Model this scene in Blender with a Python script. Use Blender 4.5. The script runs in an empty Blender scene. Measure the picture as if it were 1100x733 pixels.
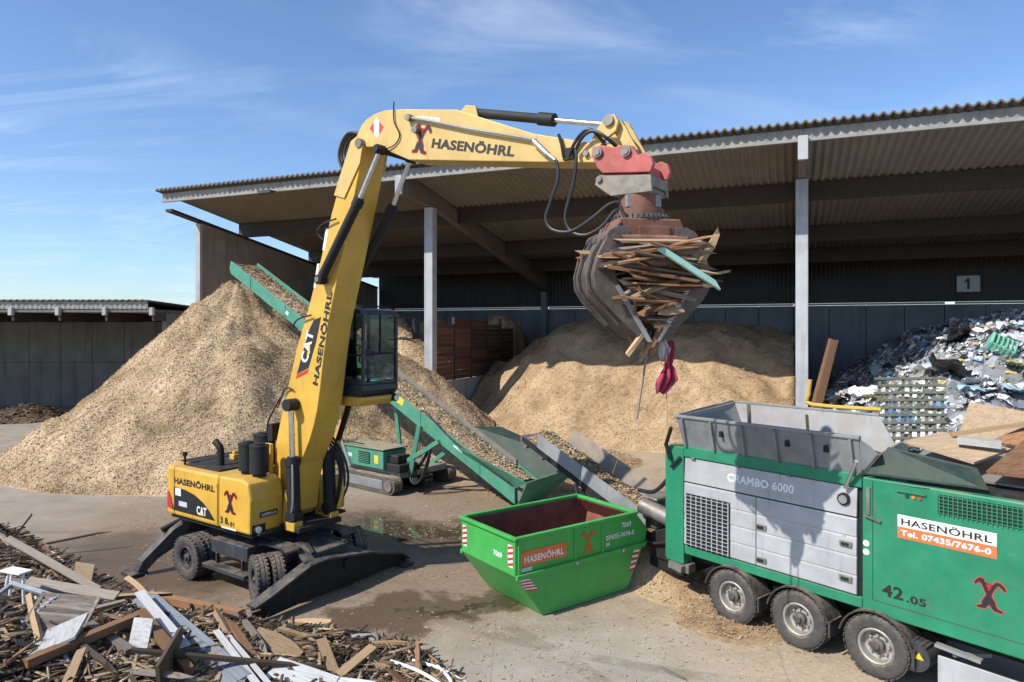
import bpy, bmesh, math, random
import numpy as np
from mathutils import Vector, Matrix

R = math.radians
rnd = random.Random(11)
npr = np.random.default_rng(5)
SC = bpy.context.scene
COL = SC.collection

# ------------------------------------------------------------------ camera
cam_d = bpy.data.cameras.new('camera')
cam = bpy.data.objects.new('camera', cam_d)
COL.objects.link(cam)
cam.location = (0, 0, 6.0)
cam.rotation_euler = (R(90), 0, 0)
cam_d.sensor_width = 36.0
cam_d.lens = 36.0 * 737 / 1100
cam_d.shift_y = -12.5 / 1100
cam_d.clip_end = 3000
SC.camera = cam

# ------------------------------------------------------------------ light
SUN_H = R(33.0)          # heading the light travels to, from +X towards +Y
SUN_E = R(44.0)
world = bpy.data.worlds.new('World')
SC.world = world
world.use_nodes = True
wt = world.node_tree
for n in list(wt.nodes):
    wt.nodes.remove(n)
w_out = wt.nodes.new('ShaderNodeOutputWorld')
w_bg = wt.nodes.new('ShaderNodeBackground')
w_bg.inputs['Strength'].default_value = 0.145
sky = wt.nodes.new('ShaderNodeTexSky')
sky.sky_type = 'NISHITA'
sky.sun_disc = False
sky.sun_elevation = SUN_E
sky.sun_rotation = math.atan2(-math.cos(SUN_H), -math.sin(SUN_H))
sky.altitude = 400
sky.air_density = 1.0
sky.dust_density = 0.8
sky.ozone_density = 6.0
# thin cirrus, laid out on a high horizontal layer
tc = wt.nodes.new('ShaderNodeTexCoord')
sx = wt.nodes.new('ShaderNodeSeparateXYZ')
wt.links.new(tc.outputs['Generated'], sx.inputs[0])
def wmath(op, a, b=None, clamp=False):
    n = wt.nodes.new('ShaderNodeMath')
    n.operation = op
    n.use_clamp = clamp
    for i, v in enumerate((a, b)):
        if v is None:
            continue
        if isinstance(v, (int, float)):
            n.inputs[i].default_value = v
        else:
            wt.links.new(v, n.inputs[i])
    return n.outputs[0]
zz = wmath('ADD', wmath('MAXIMUM', sx.outputs[2], 0.0), 0.12)
cx = wmath('DIVIDE', sx.outputs[0], zz)
cy = wmath('DIVIDE', sx.outputs[1], zz)
cb = wt.nodes.new('ShaderNodeCombineXYZ')
wt.links.new(cx, cb.inputs[0]); wt.links.new(cy, cb.inputs[1])
def wnoise(scale, rot, loc, s, det, dist):
    m = wt.nodes.new('ShaderNodeMapping')
    m.inputs['Scale'].default_value = scale
    m.inputs['Rotation'].default_value = (0, 0, rot)
    m.inputs['Location'].default_value = loc
    wt.links.new(cb.outputs[0], m.inputs[0])
    n = wt.nodes.new('ShaderNodeTexNoise')
    n.inputs['Scale'].default_value = s
    n.inputs['Detail'].default_value = det
    n.inputs['Roughness'].default_value = 0.62
    n.inputs['Distortion'].default_value = dist
    wt.links.new(m.outputs[0], n.inputs[0])
    return n.outputs[0]
c1 = wnoise((0.75, 1.9, 1), R(38), (1.3, 0.4, 0), 1.0, 9, 1.2)
c2 = wnoise((1, 1, 1), 0, (4.1, 2.0, 0), 0.7, 3, 0.2)
cc = wmath('MULTIPLY', wmath('MULTIPLY', wmath('SUBTRACT', c1, 0.47), 3.0, True),
           wmath('MULTIPLY', wmath('SUBTRACT', c2, 0.40), 3.2, True))
cc = wmath('MULTIPLY', cc, 0.45, True)
cm = wt.nodes.new('ShaderNodeMixRGB')
cm.inputs['Color2'].default_value = (7.6, 8.0, 8.6, 1)
wt.links.new(cc, cm.inputs[0])
wt.links.new(sky.outputs[0], cm.inputs[1])
wt.links.new(cm.outputs[0], w_bg.inputs['Color'])
wt.links.new(w_bg.outputs[0], w_out.inputs['Surface'])

sun_d = bpy.data.lights.new('sun', 'SUN')
sun_d.energy = 4.5
sun_d.angle = R(0.53)
sun_d.color = (1.0, 0.955, 0.88)
sun = bpy.data.objects.new('sun', sun_d)
COL.objects.link(sun)
sun.location = (-30, -20, 40)
ldir = Vector((math.cos(SUN_H) * math.cos(SUN_E), math.sin(SUN_H) * math.cos(SUN_E), -math.sin(SUN_E)))
sun.rotation_euler = ldir.to_track_quat('-Z', 'Y').to_euler()

SC.view_settings.view_transform = 'Standard'
SC.view_settings.look = 'None'
SC.view_settings.gamma = 1.0
SC.view_settings.exposure = 0.38
SC.view_settings.use_curve_mapping = False

# ------------------------------------------------------------------ helpers
def tag(o, label=None, cat=None, group=None, kind=None):
    if label: o['label'] = label
    if cat: o['category'] = cat
    if group: o['group'] = group
    if kind: o['kind'] = kind
    return o

def thing(name, label, cat, loc=(0, 0, 0), rotz=0.0, group=None):
    o = bpy.data.objects.new(name, None)
    o.empty_display_size = 0.3
    COL.objects.link(o)
    o.location = loc
    o.rotation_euler = (0, 0, rotz)
    return tag(o, label, cat, group)

class MB:
    def __init__(self):
        self.V = []; self.F = []
    def add(self, vs, fs):
        b = len(self.V)
        self.V += [tuple(v) for v in vs]
        self.F += [tuple(i + b for i in f) for f in fs]
        return self
    def box(self, x0, x1, y0, y1, z0, z1):
        return self.add([(x0, y0, z0), (x1, y0, z0), (x1, y1, z0), (x0, y1, z0),
                         (x0, y0, z1), (x1, y0, z1), (x1, y1, z1), (x0, y1, z1)],
                        [(0, 3, 2, 1), (4, 5, 6, 7), (0, 1, 5, 4), (1, 2, 6, 5), (2, 3, 7, 6), (3, 0, 4, 7)])
    def beam(self, p0, p1, w, h, up=(0, 0, 1), w1=None, h1=None):
        p0 = Vector(p0); p1 = Vector(p1)
        d = (p1 - p0).normalized()
        s = d.cross(Vector(up))
        if s.length < 1e-4: s = d.cross(Vector((0, 1, 0)))
        s.normalize(); t = s.cross(d).normalized()
        w1 = w if w1 is None else w1; h1 = h if h1 is None else h1
        vs = []
        for p, a, b in ((p0, w, h), (p1, w1, h1)):
            for i, j in ((-1, -1), (1, -1), (1, 1), (-1, 1)):
                vs.append(p + s * i * a / 2 + t * j * b / 2)
        return self.add(vs, [(0, 3, 2, 1), (4, 5, 6, 7), (0, 1, 5, 4), (1, 2, 6, 5), (2, 3, 7, 6), (3, 0, 4, 7)])
    def cyl(self, p0, p1, r, r1=None, n=14):
        p0 = Vector(p0); p1 = Vector(p1); r1 = r if r1 is None else r1
        d = (p1 - p0).normalized()
        a = d.orthogonal().normalized(); b = d.cross(a)
        vs = []
        for p, q in ((p0, r), (p1, r1)):
            for i in range(n):
                t = 2 * math.pi * i / n
                vs.append(p + a * math.cos(t) * q + b * math.sin(t) * q)
        fs = [(i, (i + 1) % n, n + (i + 1) % n, n + i) for i in range(n)]
        fs += [tuple(range(n))[::-1], tuple(range(n, 2 * n))]
        return self.add(vs, fs)
    def tube(self, pts, r, n=8, sub=4):
        P = [Vector(p) for p in pts]
        if len(P) > 2 and sub > 1:                       # Catmull-Rom
            Q = []
            for i in range(len(P) - 1):
                a = P[max(i - 1, 0)]; b = P[i]; c = P[i + 1]; d = P[min(i + 2, len(P) - 1)]
                for k in range(sub):
                    t = k / sub
                    Q.append(0.5 * ((2 * b) + (c - a) * t + (2 * a - 5 * b + 4 * c - d) * t * t + (3 * b - a - 3 * c + d) * t ** 3))
            Q.append(P[-1]); P = Q
        vs = []; ref = None
        for i, p in enumerate(P):
            d = (P[min(i + 1, len(P) - 1)] - P[max(i - 1, 0)]).normalized()
            if ref is None: ref = d.orthogonal().normalized()
            ref = (ref - d * ref.dot(d)).normalized()
            b = d.cross(ref)
            for k in range(n):
                t = 2 * math.pi * k / n
                vs.append(p + ref * math.cos(t) * r + b * math.sin(t) * r)
        fs = []
        for i in range(len(P) - 1):
            for k in range(n):
                fs.append((i * n + k, i * n + (k + 1) % n, (i + 1) * n + (k + 1) % n, (i + 1) * n + k))
        fs += [tuple(range(n))[::-1], tuple(range((len(P) - 1) * n, len(P) * n))]
        return self.add(vs, fs)
    def prism(self, poly, t0, t1, axis='y'):
        n = len(poly)
        def mk(a, b, t):
            return (a, t, b) if axis == 'y' else ((t, a, b) if axis == 'x' else (a, b, t))
        vs = [mk(a, b, t0) for a, b in poly] + [mk(a, b, t1) for a, b in poly]
        fs = [tuple(range(n)), tuple(range(n, 2 * n))[::-1]]
        fs += [(i, n + i, n + (i + 1) % n, (i + 1) % n) for i in range(n)]
        return self.add(vs, fs)
    def hull_quad(self, a, b, c, d, th):
        """thick plate on four corner points"""
        a, b, c, d = map(Vector, (a, b, c, d))
        nn = (b - a).cross(d - a).normalized() * th
        return self.add([a, b, c, d, a + nn, b + nn, c + nn, d + nn],
                        [(3, 2, 1, 0), (4, 5, 6, 7), (0, 1, 5, 4), (1, 2, 6, 5), (2, 3, 7, 6), (3, 0, 4, 7)])
    def lathe_y(self, prof, cx, cy, cz, n=28):
        m = len(prof); vs = []
        for i in range(n):
            t = 2 * math.pi * i / n
            for r, y in prof:
                vs.append((cx + math.cos(t) * r, cy + y, cz + math.sin(t) * r))
        fs = []
        for i in range(n):
            for k in range(m):
                a = i * m + k; b = i * m + (k + 1) % m
                c = ((i + 1) % n) * m + (k + 1) % m; d = ((i + 1) % n) * m + k
                fs.append((a, b, c, d))
        return self.add(vs, fs)
    def build(self, name, mat, parent=None, bevel=0.0, smooth=False, kind=None, label=None, fix=True):
        me = bpy.data.meshes.new(name)
        me.from_pydata(self.V, [], self.F)
        if fix:
            bm = bmesh.new(); bm.from_mesh(me)
            bmesh.ops.recalc_face_normals(bm, faces=bm.faces)
            bm.to_mesh(me); bm.free()
        me.materials.append(mat)
        if smooth:
            me.polygons.foreach_set('use_smooth', [True] * len(me.polygons))
            me.set_sharp_from_angle(angle=R(38))
        me.update()
        o = bpy.data.objects.new(name, me)
        COL.objects.link(o)
        if parent is not None: o.parent = parent
        if bevel:
            b = o.modifiers.new('bevel', 'BEVEL')
            b.width = bevel; b.segments = 2; b.limit_method = 'ANGLE'; b.angle_limit = R(40)
            b.harden_normals = False
        if kind: o['kind'] = kind
        if label: o['label'] = label
        return o

def inst(me, name, parent=None, loc=(0, 0, 0), rot=(0, 0, 0), scale=(1, 1, 1)):
    o = bpy.data.objects.new(name, me)
    COL.objects.link(o)
    if parent is not None: o.parent = parent
    o.location = loc; o.rotation_euler = rot; o.scale = scale
    return o

# ------------------------------------------------------------------ materials
class NT:
    def __init__(self, name):
        self.m = bpy.data.materials.new(name)
        self.m.use_nodes = True
        self.t = self.m.node_tree
        self.p = self.t.nodes['Principled BSDF']
    def n(self, kind, **kw):
        nd = self.t.nodes.new(kind)
        for k, v in kw.items():
            if k in nd.inputs.keys(): nd.inputs[k].default_value = v
            else: setattr(nd, k, v)
        return nd
    def l(self, a, b): self.t.links.new(a, b)
    def math(self, op, a, b=None, clamp=False):
        nd = self.n('ShaderNodeMath', operation=op, use_clamp=clamp)
        for i, v in enumerate((a, b)):
            if v is None: continue
            if isinstance(v, (int, float)): nd.inputs[i].default_value = v
            else: self.l(v, nd.inputs[i])
        return nd.outputs[0]
    def noise(self, scale, det=4, rough=0.55, vec=None, dist=0.0, out='Fac'):
        nd = self.n('ShaderNodeTexNoise')
        nd.inputs['Scale'].default_value = scale
        nd.inputs['Detail'].default_value = det
        nd.inputs['Roughness'].default_value = rough
        nd.inputs['Distortion'].default_value = dist
        if vec is not None: self.l(vec, nd.inputs['Vector'])
        return nd.outputs[out]
    def ramp(self, fac, stops):
        nd = self.n('ShaderNodeValToRGB')
        el = nd.color_ramp.elements
        while len(el) < len(stops): el.new(0.5)
        for e, (p, c) in zip(el, stops):
            e.position = p; e.color = (c[0], c[1], c[2], 1)
        self.l(fac, nd.inputs[0])
        return nd.outputs[0]
    def mix(self, fac, a, b, mode='MIX'):
        nd = self.n('ShaderNodeMixRGB', blend_type=mode)
        for i, v in enumerate((fac, a, b)):
            if isinstance(v, (int, float)): nd.inputs[i].default_value = v
            elif isinstance(v, tuple): nd.inputs[i].default_value = (v[0], v[1], v[2], 1)
            else: self.l(v, nd.inputs[i])
        return nd.outputs[0]
    def step(self, v, lo, hi):
        nd = self.n('ShaderNodeMapRange', interpolation_type='SMOOTHSTEP')
        self.l(v, nd.inputs[0])
        nd.inputs[1].default_value = lo; nd.inputs[2].default_value = hi
        return nd.outputs[0]
    def coords(self, scale=(1, 1, 1), kind='Object'):
        t = self.n('ShaderNodeTexCoord')
        m = self.n('ShaderNodeMapping')
        m.inputs['Scale'].default_value = scale
        self.l(t.outputs[kind], m.inputs[0])
        return m.outputs[0]
    def bump(self, h, strength=0.3, dist=0.02):
        b = self.n('ShaderNodeBump')
        b.inputs['Strength'].default_value = strength
        b.inputs['Distance'].default_value = dist
        self.l(h, b.inputs['Height'])
        self.l(b.outputs[0], self.p.inputs['Normal'])

DUST = (0.33, 0.25, 0.16)
def mat(name, col, rough=0.55, metal=0.0, var=0.25, scale=2.5, dust=0.35, bump=0.0, bscale=40, scuff=None, coat=0.0, dustcol=DUST):
    """painted / plain material: uneven tone, dust lying on what faces up, scuffs"""
    t = NT(name)
    v = t.coords()
    n1 = t.noise(scale, 5, 0.6, v)
    a = tuple(c * (1 - var) for c in col); b = tuple(min(1, c * (1 + var)) for c in col)
    c = t.ramp(n1, [(0.3, a), (0.7, b)])
    if scuff is not None:
        n2 = t.noise(scale * 5, 6, 0.7, v, 0.4)
        c = t.mix(t.step(n2, 0.60, 0.70), c, scuff)
    vz = t.coords((7, 7, .55))
    n4 = t.noise(1.6, 5, 0.6, vz)
    c = t.mix(t.math('MULTIPLY', t.step(n4, 0.56, 0.74), min(0.42, 0.12 + dust * 0.8)), c, (0.13, 0.10, 0.072))
    n3 = t.noise(scale * 1.7, 6, 0.65, v)
    g = t.n('ShaderNodeNewGeometry')
    s = t.n('ShaderNodeSeparateXYZ'); t.l(g.outputs['Normal'], s.inputs[0])
    upf = t.math('ADD', t.math('MULTIPLY', t.math('MAXIMUM', s.outputs[2], 0.0), 0.75), 0.12)
    d = t.math('MULTIPLY', t.math('MULTIPLY', upf, t.step(n3, 0.30, 0.68)), dust * 2.0, True)
    c = t.mix(d, c, dustcol)
    t.l(c, t.p.inputs['Base Color'])
    rr = t.math('ADD', t.math('MULTIPLY', d, 0.4), rough, True)
    rr = t.math('ADD', rr, t.math('MULTIPLY', t.math('SUBTRACT', n1, 0.5), 0.25), True)
    t.l(rr, t.p.inputs['Roughness'])
    t.p.inputs['Metallic'].default_value = metal
    if coat: t.p.inputs['Coat Weight'].default_value = coat
    if bump:
        t.bump(t.noise(bscale, 5, 0.6, v), bump, 0.02)
    else:
        t.bump(t.noise(1.9, 2, 0.5, v), 0.22, 0.05)
    return t.m

def concrete(name, col, stain=0.5, scale=0.6):
    t = NT(name)
    v = t.coords(kind='Object')
    n1 = t.noise(scale, 7, 0.62, v)
    vs = t.coords((1.2, 1.2, 0.12))
    n2 = t.noise(scale * 3, 5, 0.6, vs)
    c = t.ramp(n1, [(0.3, tuple(x * 0.75 for x in col)), (0.7, tuple(x * 1.15 for x in col))])
    c = t.mix(t.math('MULTIPLY', t.step(n2, 0.48, 0.72), stain), c, tuple(x * 0.45 for x in col))
    t.l(c, t.p.inputs['Base Color'])
    t.p.inputs['Roughness'].default_value = 0.85
    t.bump(t.noise(25, 6, 0.7, v), 0.25, 0.02)
    return t.m

def wood(name, c0, c1, c2, rough=0.8):
    t = NT(name)
    v = t.coords((1.5, 9, 9))
    oi = t.n('ShaderNodeObjectInfo')
    ad = t.n('ShaderNodeVectorMath', operation='ADD')
    cbn = t.n('ShaderNodeCombineXYZ')
    t.l(t.math('MULTIPLY', oi.outputs['Random'], 37.0), cbn.inputs[0])
    t.l(v, ad.inputs[0]); t.l(cbn.outputs[0], ad.inputs[1])
    n1 = t.noise(2.2, 6, 0.65, ad.outputs[0], 0.6)
    c = t.ramp(n1, [(0.28, c0), (0.5, c1), (0.74, c2)])
    val = t.math('ADD', t.math('MULTIPLY', oi.outputs['Random'], 0.75), 0.55)
    hs = t.n('ShaderNodeHueSaturation')
    t.l(val, hs.inputs['Value']); t.l(c, hs.inputs['Color'])
    t.l(hs.outputs[0], t.p.inputs['Base Color'])
    t.p.inputs['Roughness'].default_value = rough
    t.bump(n1, 0.35, 0.01)
    return t.m

def plain(name, col, rough=0.6, metal=0.0):
    t = NT(name)
    v = t.coords()
    n1 = t.noise(6, 4, 0.6, v)
    t.l(t.ramp(n1, [(0.3, tuple(c * 0.82 for c in col)), (0.7, tuple(min(1, c * 1.1) for c in col))]), t.p.inputs['Base Color'])
    t.p.inputs['Roughness'].default_value = rough
    t.p.inputs['Metallic'].default_value = metal
    return t.m

def chips(name, c0, c1, c2, c3):
    t = NT(name)
    at = t.n('ShaderNodeAttribute'); at.attribute_name = 'tint'
    v = t.coords()
    n1 = t.noise(5.0, 8, 0.75, v)
    n0 = t.noise(0.35, 4, 0.6, v)
    f = t.math('ADD', t.math('MULTIPLY', at.outputs['Fac'], 0.62), t.math('MULTIPLY', n1, 0.28), True)
    f = t.math('ADD', f, t.math('MULTIPLY', t.math('SUBTRACT', n0, 0.5), 0.8), True)
    t.l(t.ramp(f, [(0.1, c0), (0.36, c1), (0.62, c2), (0.88, c3)]), t.p.inputs['Base Color'])
    t.p.inputs['Roughness'].default_value = 0.9
    t.p.inputs['Specular IOR Level'].default_value = 0.2
    t.bump(t.noise(14, 6, 0.75, v), 0.7, 0.06)
    return t.m

M = {}
M['yellow'] = mat('machine_yellow', (0.62, 0.365, 0.05), 0.38, 0, 0.12, 1.6, 0.22, scuff=(0.42, 0.24, 0.05))
M['yellow_old'] = mat('faded_yellow', (0.58, 0.395, 0.125), 0.45, 0, 0.12, 1.8, 0.32, scuff=(0.48, 0.35, 0.14))
M['black'] = mat('black_paint', (0.006, 0.0065, 0.008), 0.7, 0, 0.3, 2, 0.05)
M['chassis'] = mat('dark_blue_grey_paint', (0.026, 0.031, 0.041), 0.55, 0, 0.3, 2.5, 0.24, scuff=(0.10, 0.095, 0.09))
M['rubber'] = mat('tyre_rubber', (0.042, 0.042, 0.044), 0.8, 0, 0.3, 5, 0.45, bump=0.3, bscale=30)
M['hose'] = plain('hose_rubber', (0.02, 0.02, 0.022), 0.5)
M['chrome'] = plain('chrome_rod', (0.62, 0.62, 0.63), 0.22, 0.9)
M['rim'] = mat('rim_silver', (0.36, 0.35, 0.32), 0.5, 0.4, 0.25, 6, 0.35, scuff=(.16,.12,.08))
M['hub'] = mat('hub_grey', (0.075, 0.075, 0.075), 0.6, 0.2, 0.3, 8, 0.35)
M['steel'] = mat('worn_steel', (0.20, 0.185, 0.17), 0.5, 0.4, 0.35, 3, 0.3, scuff=(0.30, 0.27, 0.24))
M['rust'] = mat('rusty_red_steel', (0.165, 0.065, 0.042), 0.7, 0, 0.35, 4, 0.3, bump=0.3, bscale=20, scuff=(0.10, 0.06, 0.045))
M['red'] = mat('coupler_red', (0.40, 0.075, 0.065), 0.55, 0, 0.3, 4, 0.35, scuff=(0.20, 0.055, 0.045))
M['adapter'] = mat('adapter_grey', (0.21, 0.19, 0.16), 0.65, 0.1, 0.35, 5, 0.4, scuff=(0.16, 0.085, 0.055))
M['shell'] = mat('grab_shell_steel', (0.105, 0.085, 0.075), 0.55, 0.25, 0.4, 4, 0.35, bump=0.35, bscale=18, scuff=(0.24, 0.20, 0.17))
M['edge'] = plain('polished_edge', (0.42, 0.44, 0.47), 0.4, 0.5)
M['green'] = mat('shredder_green', (0.012, 0.195, 0.10), 0.42, 0, 0.16, 1.5, 0.20, scuff=(0.035, 0.205, 0.115))
M['green_dark'] = mat('dark_green_plate', (0.010, 0.034, 0.024), 0.65, 0, 0.3, 3, 0.05)
M['green_conv'] = mat('conveyor_green', (0.045, 0.235, 0.155), 0.5, 0, 0.18, 2, 0.4, scuff=(0.13, 0.24, 0.17))
M['green_skip'] = mat('skip_green', (0.055, 0.355, 0.075), 0.42, 0, 0.12, 1.6, 0.06, scuff=(0.05, 0.27, 0.06))
M['rust_inside'] = mat('rusty_skip_lining', (0.155, 0.045, 0.035), 0.75, 0, 0.4, 2.5, 0.3, bump=0.2, scuff=(0.25, 0.13, 0.09))
M['silver'] = mat('silver_panel', (0.40, 0.415, 0.43), 0.45, 0.2, 0.16, 1.5, 0.36, scuff=(0.30, 0.29, 0.28))
M['hopper'] = mat('hopper_grey', (0.23, 0.25, 0.26), 0.5, 0.3, 0.2, 2, 0.35, scuff=(0.17, 0.12, 0.09))
M['belt'] = mat('belt_rubber', (0.06, 0.055, 0.05), 0.85, 0, 0.3, 4, 0.8)
M['guard'] = mat('conveyor_grey', (0.24, 0.25, 0.26), 0.55, 0.15, 0.2, 2, 0.5)
M['dusty'] = mat('dusty_grey_board', (0.17, 0.155, 0.14), 0.75, 0.0, 0.25, 2, 0.6)
M['white_dec'] = plain('white_print', (0.78, 0.78, 0.76), 0.5)
M['black_dec'] = plain('black_print', (0.018, 0.018, 0.02), 0.5)
M['red_dec'] = plain('red_print', (0.55, 0.035, 0.03), 0.5)
M['orange_dec'] = plain('orange_print', (0.72, 0.16, 0.05), 0.5)
M['orange_rab'] = plain('orange_emblem_print', (0.56, 0.11, 0.02), 0.5)
M['yellow_dec'] = plain('yellow_print', (0.75, 0.5, 0.03), 0.5)
M['grey_dec'] = plain('grey_print', (0.5, 0.52, 0.5), 0.5)
M['lamp'] = plain('lamp_lens', (0.75, 0.76, 0.78), 0.15)
M['amber'] = plain('amber_lens', (0.75, 0.22, 0.03), 0.3)
M['conc'] = concrete('hall_concrete', (0.36, 0.35, 0.33))
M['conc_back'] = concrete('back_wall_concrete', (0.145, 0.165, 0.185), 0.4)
M['conc_brown'] = concrete('gable_concrete', (0.29, 0.245, 0.205), 0.5)
M['conc_shed'] = concrete('shed_concrete', (0.17, 0.166, 0.16), 0.6)
M['conc_light'] = concrete('column_concrete', (0.41, 0.42, 0.43), 0.4)
M['fascia'] = mat('fascia_sheet', (0.26, 0.255, 0.235), 0.6, 0, 0.2, 1.2, 0.2)
M['roof'] = mat('roof_sheet', (0.10, 0.092, 0.082), 0.75, 0, 0.25, 1.0, 0.3)
M['sheet'] = mat('underside_sheet', (0.215, 0.19, 0.158), 0.75, 0, 0.12, 0.5, 0.0)
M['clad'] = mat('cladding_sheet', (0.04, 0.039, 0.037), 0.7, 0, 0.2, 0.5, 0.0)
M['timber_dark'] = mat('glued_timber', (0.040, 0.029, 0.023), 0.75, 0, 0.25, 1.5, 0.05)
M['timber_girder'] = mat('girder_timber', (0.15, 0.125, 0.10), 0.75, 0, 0.2, 1.5, 0.1)
M['board_rust'] = wood('rusty_brown_boards', (0.07, 0.03, 0.018), (0.13, 0.05, 0.03), (0.19, 0.085, 0.05))
M['w_raw'] = wood('raw_timber', (0.25, 0.15, 0.075), (0.42, 0.28, 0.15), (0.56, 0.42, 0.26))
M['w_grey'] = wood('weathered_timber', (0.12, 0.095, 0.075), (0.23, 0.19, 0.15), (0.36, 0.31, 0.26))
M['w_dark'] = wood('dark_timber', (0.025, 0.018, 0.014), (0.07, 0.045, 0.03), (0.14, 0.09, 0.06))
M['w_brown'] = wood('brown_timber', (0.13, 0.06, 0.025), (0.24, 0.12, 0.055), (0.35, 0.2, 0.1))
M['w_white'] = wood('white_painted_board', (0.30, 0.28, 0.25), (0.50, 0.50, 0.48), (0.62, 0.62, 0.62), 0.6)
M['w_blue'] = wood('blue_grey_painted_board', (0.14, 0.16, 0.18), (0.24, 0.27, 0.30), (0.34, 0.37, 0.40), 0.6)
M['w_chip'] = wood('chipboard', (0.25, 0.17, 0.1), (0.34, 0.245, 0.15), (0.43, 0.33, 0.22))
M['w_mint'] = plain('mint_painted_board', (0.36, 0.58, 0.48), 0.6)
M['chips'] = chips('wood_chips', (0.12, 0.078, 0.042), (0.39, 0.28, 0.165), (0.57, 0.43, 0.275), (0.76, 0.62, 0.44))
M['chips_fine'] = chips('fine_chips', (0.17, 0.11, 0.06), (0.37, 0.255, 0.145), (0.51, 0.37, 0.22), (0.64, 0.49, 0.32))
M['chips_dark'] = chips('bark_and_splinters', (0.03, 0.02, 0.014), (0.09, 0.06, 0.04), (0.17, 0.115, 0.075), (0.35, 0.25, 0.16))
M['cloth'] = plain('magenta_cloth', (0.36, 0.04, 0.085), 0.95)
M['cloth_w'] = plain('white_cloth', (0.6, 0.56, 0.54), 0.9)

def glass(name, tint, refl=0.25):
    t = NT(name)
    t.t.nodes.remove(t.p)
    out = [n for n in t.t.nodes if n.type == 'OUTPUT_MATERIAL'][0]
    tr = t.n('ShaderNodeBsdfTransparent'); tr.inputs[0].default_value = (*tint, 1)
    gl = t.n('ShaderNodeBsdfGlossy'); gl.inputs['Roughness'].default_value = 0.04
    gl.inputs[0].default_value = (0.9, 0.95, 1, 1)
    lw = t.n('ShaderNodeLayerWeight'); lw.inputs[0].default_value = refl
    mx = t.n('ShaderNodeMixShader')
    t.l(lw.outputs['Fresnel'], mx.inputs[0]); t.l(tr.outputs[0], mx.inputs[1]); t.l(gl.outputs[0], mx.inputs[2])
    t.l(mx.outputs[0], out.inputs[0])
    return t.m
M['glass'] = glass('cab_glass', (0.50, 0.58, 0.60), 0.22)

# ------------------------------------------------------------------ flat print
_txt = {}
def text2d(s, bold=0.02):
    key = (s, bold)
    if key in _txt: return _txt[key]
    cu = bpy.data.curves.new('txt', 'FONT')
    cu.body = s; cu.offset = bold; cu.fill_mode = 'FRONT'; cu.resolution_u = 4
    cu.space_character = 1.06
    o = bpy.data.objects.new('txt', cu)
    COL.objects.link(o)
    bpy.context.view_layer.update()
    dg = bpy.context.evaluated_depsgraph_get()
    me = bpy.data.meshes.new_from_object(o.evaluated_get(dg))
    vs = [(v.co.x, v.co.y) for v in me.vertices]
    fs = [tuple(p.vertices) for p in me.polygons]
    bpy.data.objects.remove(o); bpy.data.curves.remove(cu); bpy.data.meshes.remove(me)
    x0 = min(v[0] for v in vs); x1 = max(v[0] for v in vs); y0 = min(v[1] for v in vs); y1 = max(v[1] for v in vs)
    vs = [((a - x0) / (x1 - x0), (b - y0) / (y1 - y0)) for a, b in vs]
    _txt[key] = (vs, fs)
    return _txt[key]

def decal(parent, name, shape, origin, A, B, m, off=0.004, label=None):
    """flat print: shape = (verts2d, faces) in units of the vectors A, B from origin"""
    vs, fs = shape
    origin = Vector(origin); A = Vector(A); B = Vector(B)
    nn = A.cross(B).normalized() * off
    mb = MB(); mb.add([origin + A * a + B * b + nn for a, b in vs], fs)
    return mb.build(name, m, parent, fix=False, label=label)

def poly(*pts): return (list(pts), [tuple(range(len(pts)))])
UNIT = poly((0, 0), (1, 0), (1, 1), (0, 1))
HARE = poly((0.10, 0.0), (0.36, 0.01), (0.44, 0.09), (0.50, 0.17), (0.57, 0.09), (0.64, 0.01), (0.93, -0.02), (0.94, 0.04), (0.78, 0.09), (0.73, 0.16), (0.70, 0.28), (0.62, 0.38),
            (0.58, 0.46), (0.60, 0.54), (0.65, 0.64), (0.76, 0.83), (0.84, 0.84), (1.0, 0.70), (1.06, 0.73), (1.0, 0.84), (0.86, 0.95), (0.72, 0.94), (0.62, 0.82), (0.52, 0.63), (0.47, 0.64),
            (0.40, 0.80), (0.32, 0.97), (0.18, 0.98), (0.06, 0.88), (0.0, 0.76), (0.06, 0.75), (0.16, 0.85), (0.23, 0.84), (0.36, 0.58), (0.41, 0.5), (0.40, 0.43), (0.33, 0.34), (0.27, 0.22),
            (0.25, 0.11), (0.09, 0.05))
def grow(shape, k):
    vs, fs = shape; n = len(vs); out = []
    for i in range(n):
        a = Vector(vs[i - 1]); b = Vector(vs[i]); c = Vector(vs[(i + 1) % n])
        t = (c - a).normalized()
        out.append((b.x + t.y * k, b.y - t.x * k))
    return (out, fs)
def emblem(parent, origin, A, B, m=None, m2=None, off=0.004):
    if m2 is not None:
        decal(parent, 'emblem_outline', grow(HARE, 0.035), origin, A, B, m2, off)
        off += 0.003
    return decal(parent, 'emblem', HARE, origin, A, B, m or M['black_dec'], off)
def lettering(parent, s, origin, A, B, m, off=0.005, bold=0.018, name='lettering'):
    return decal(parent, name, text2d(s, bold), origin, A, B, m, off)
def warning_stripes(parent, origin, A, B, n=3, off=0.004):
    """white plate with slanting red bars"""
    decal(parent, 'warning_plate', UNIT, origin, A, B, M['white_dec'], off)
    vs = []; fs = []
    for i in range(n):
        b0 = (i + 0.05) / n; b1 = b0 + 0.5 / n; k = 0.45 / n
        vs += [(0, b0 - 0.0), (1, min(b0 + k, 1)), (1, min(b1 + k, 1)), (0, b1)]
        fs.append((4 * i, 4 * i + 1, 4 * i + 2, 4 * i + 3))
    decal(parent, 'warning_bars', (vs, fs), origin, A, B, M['red_dec'], off + 0.003)

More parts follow.
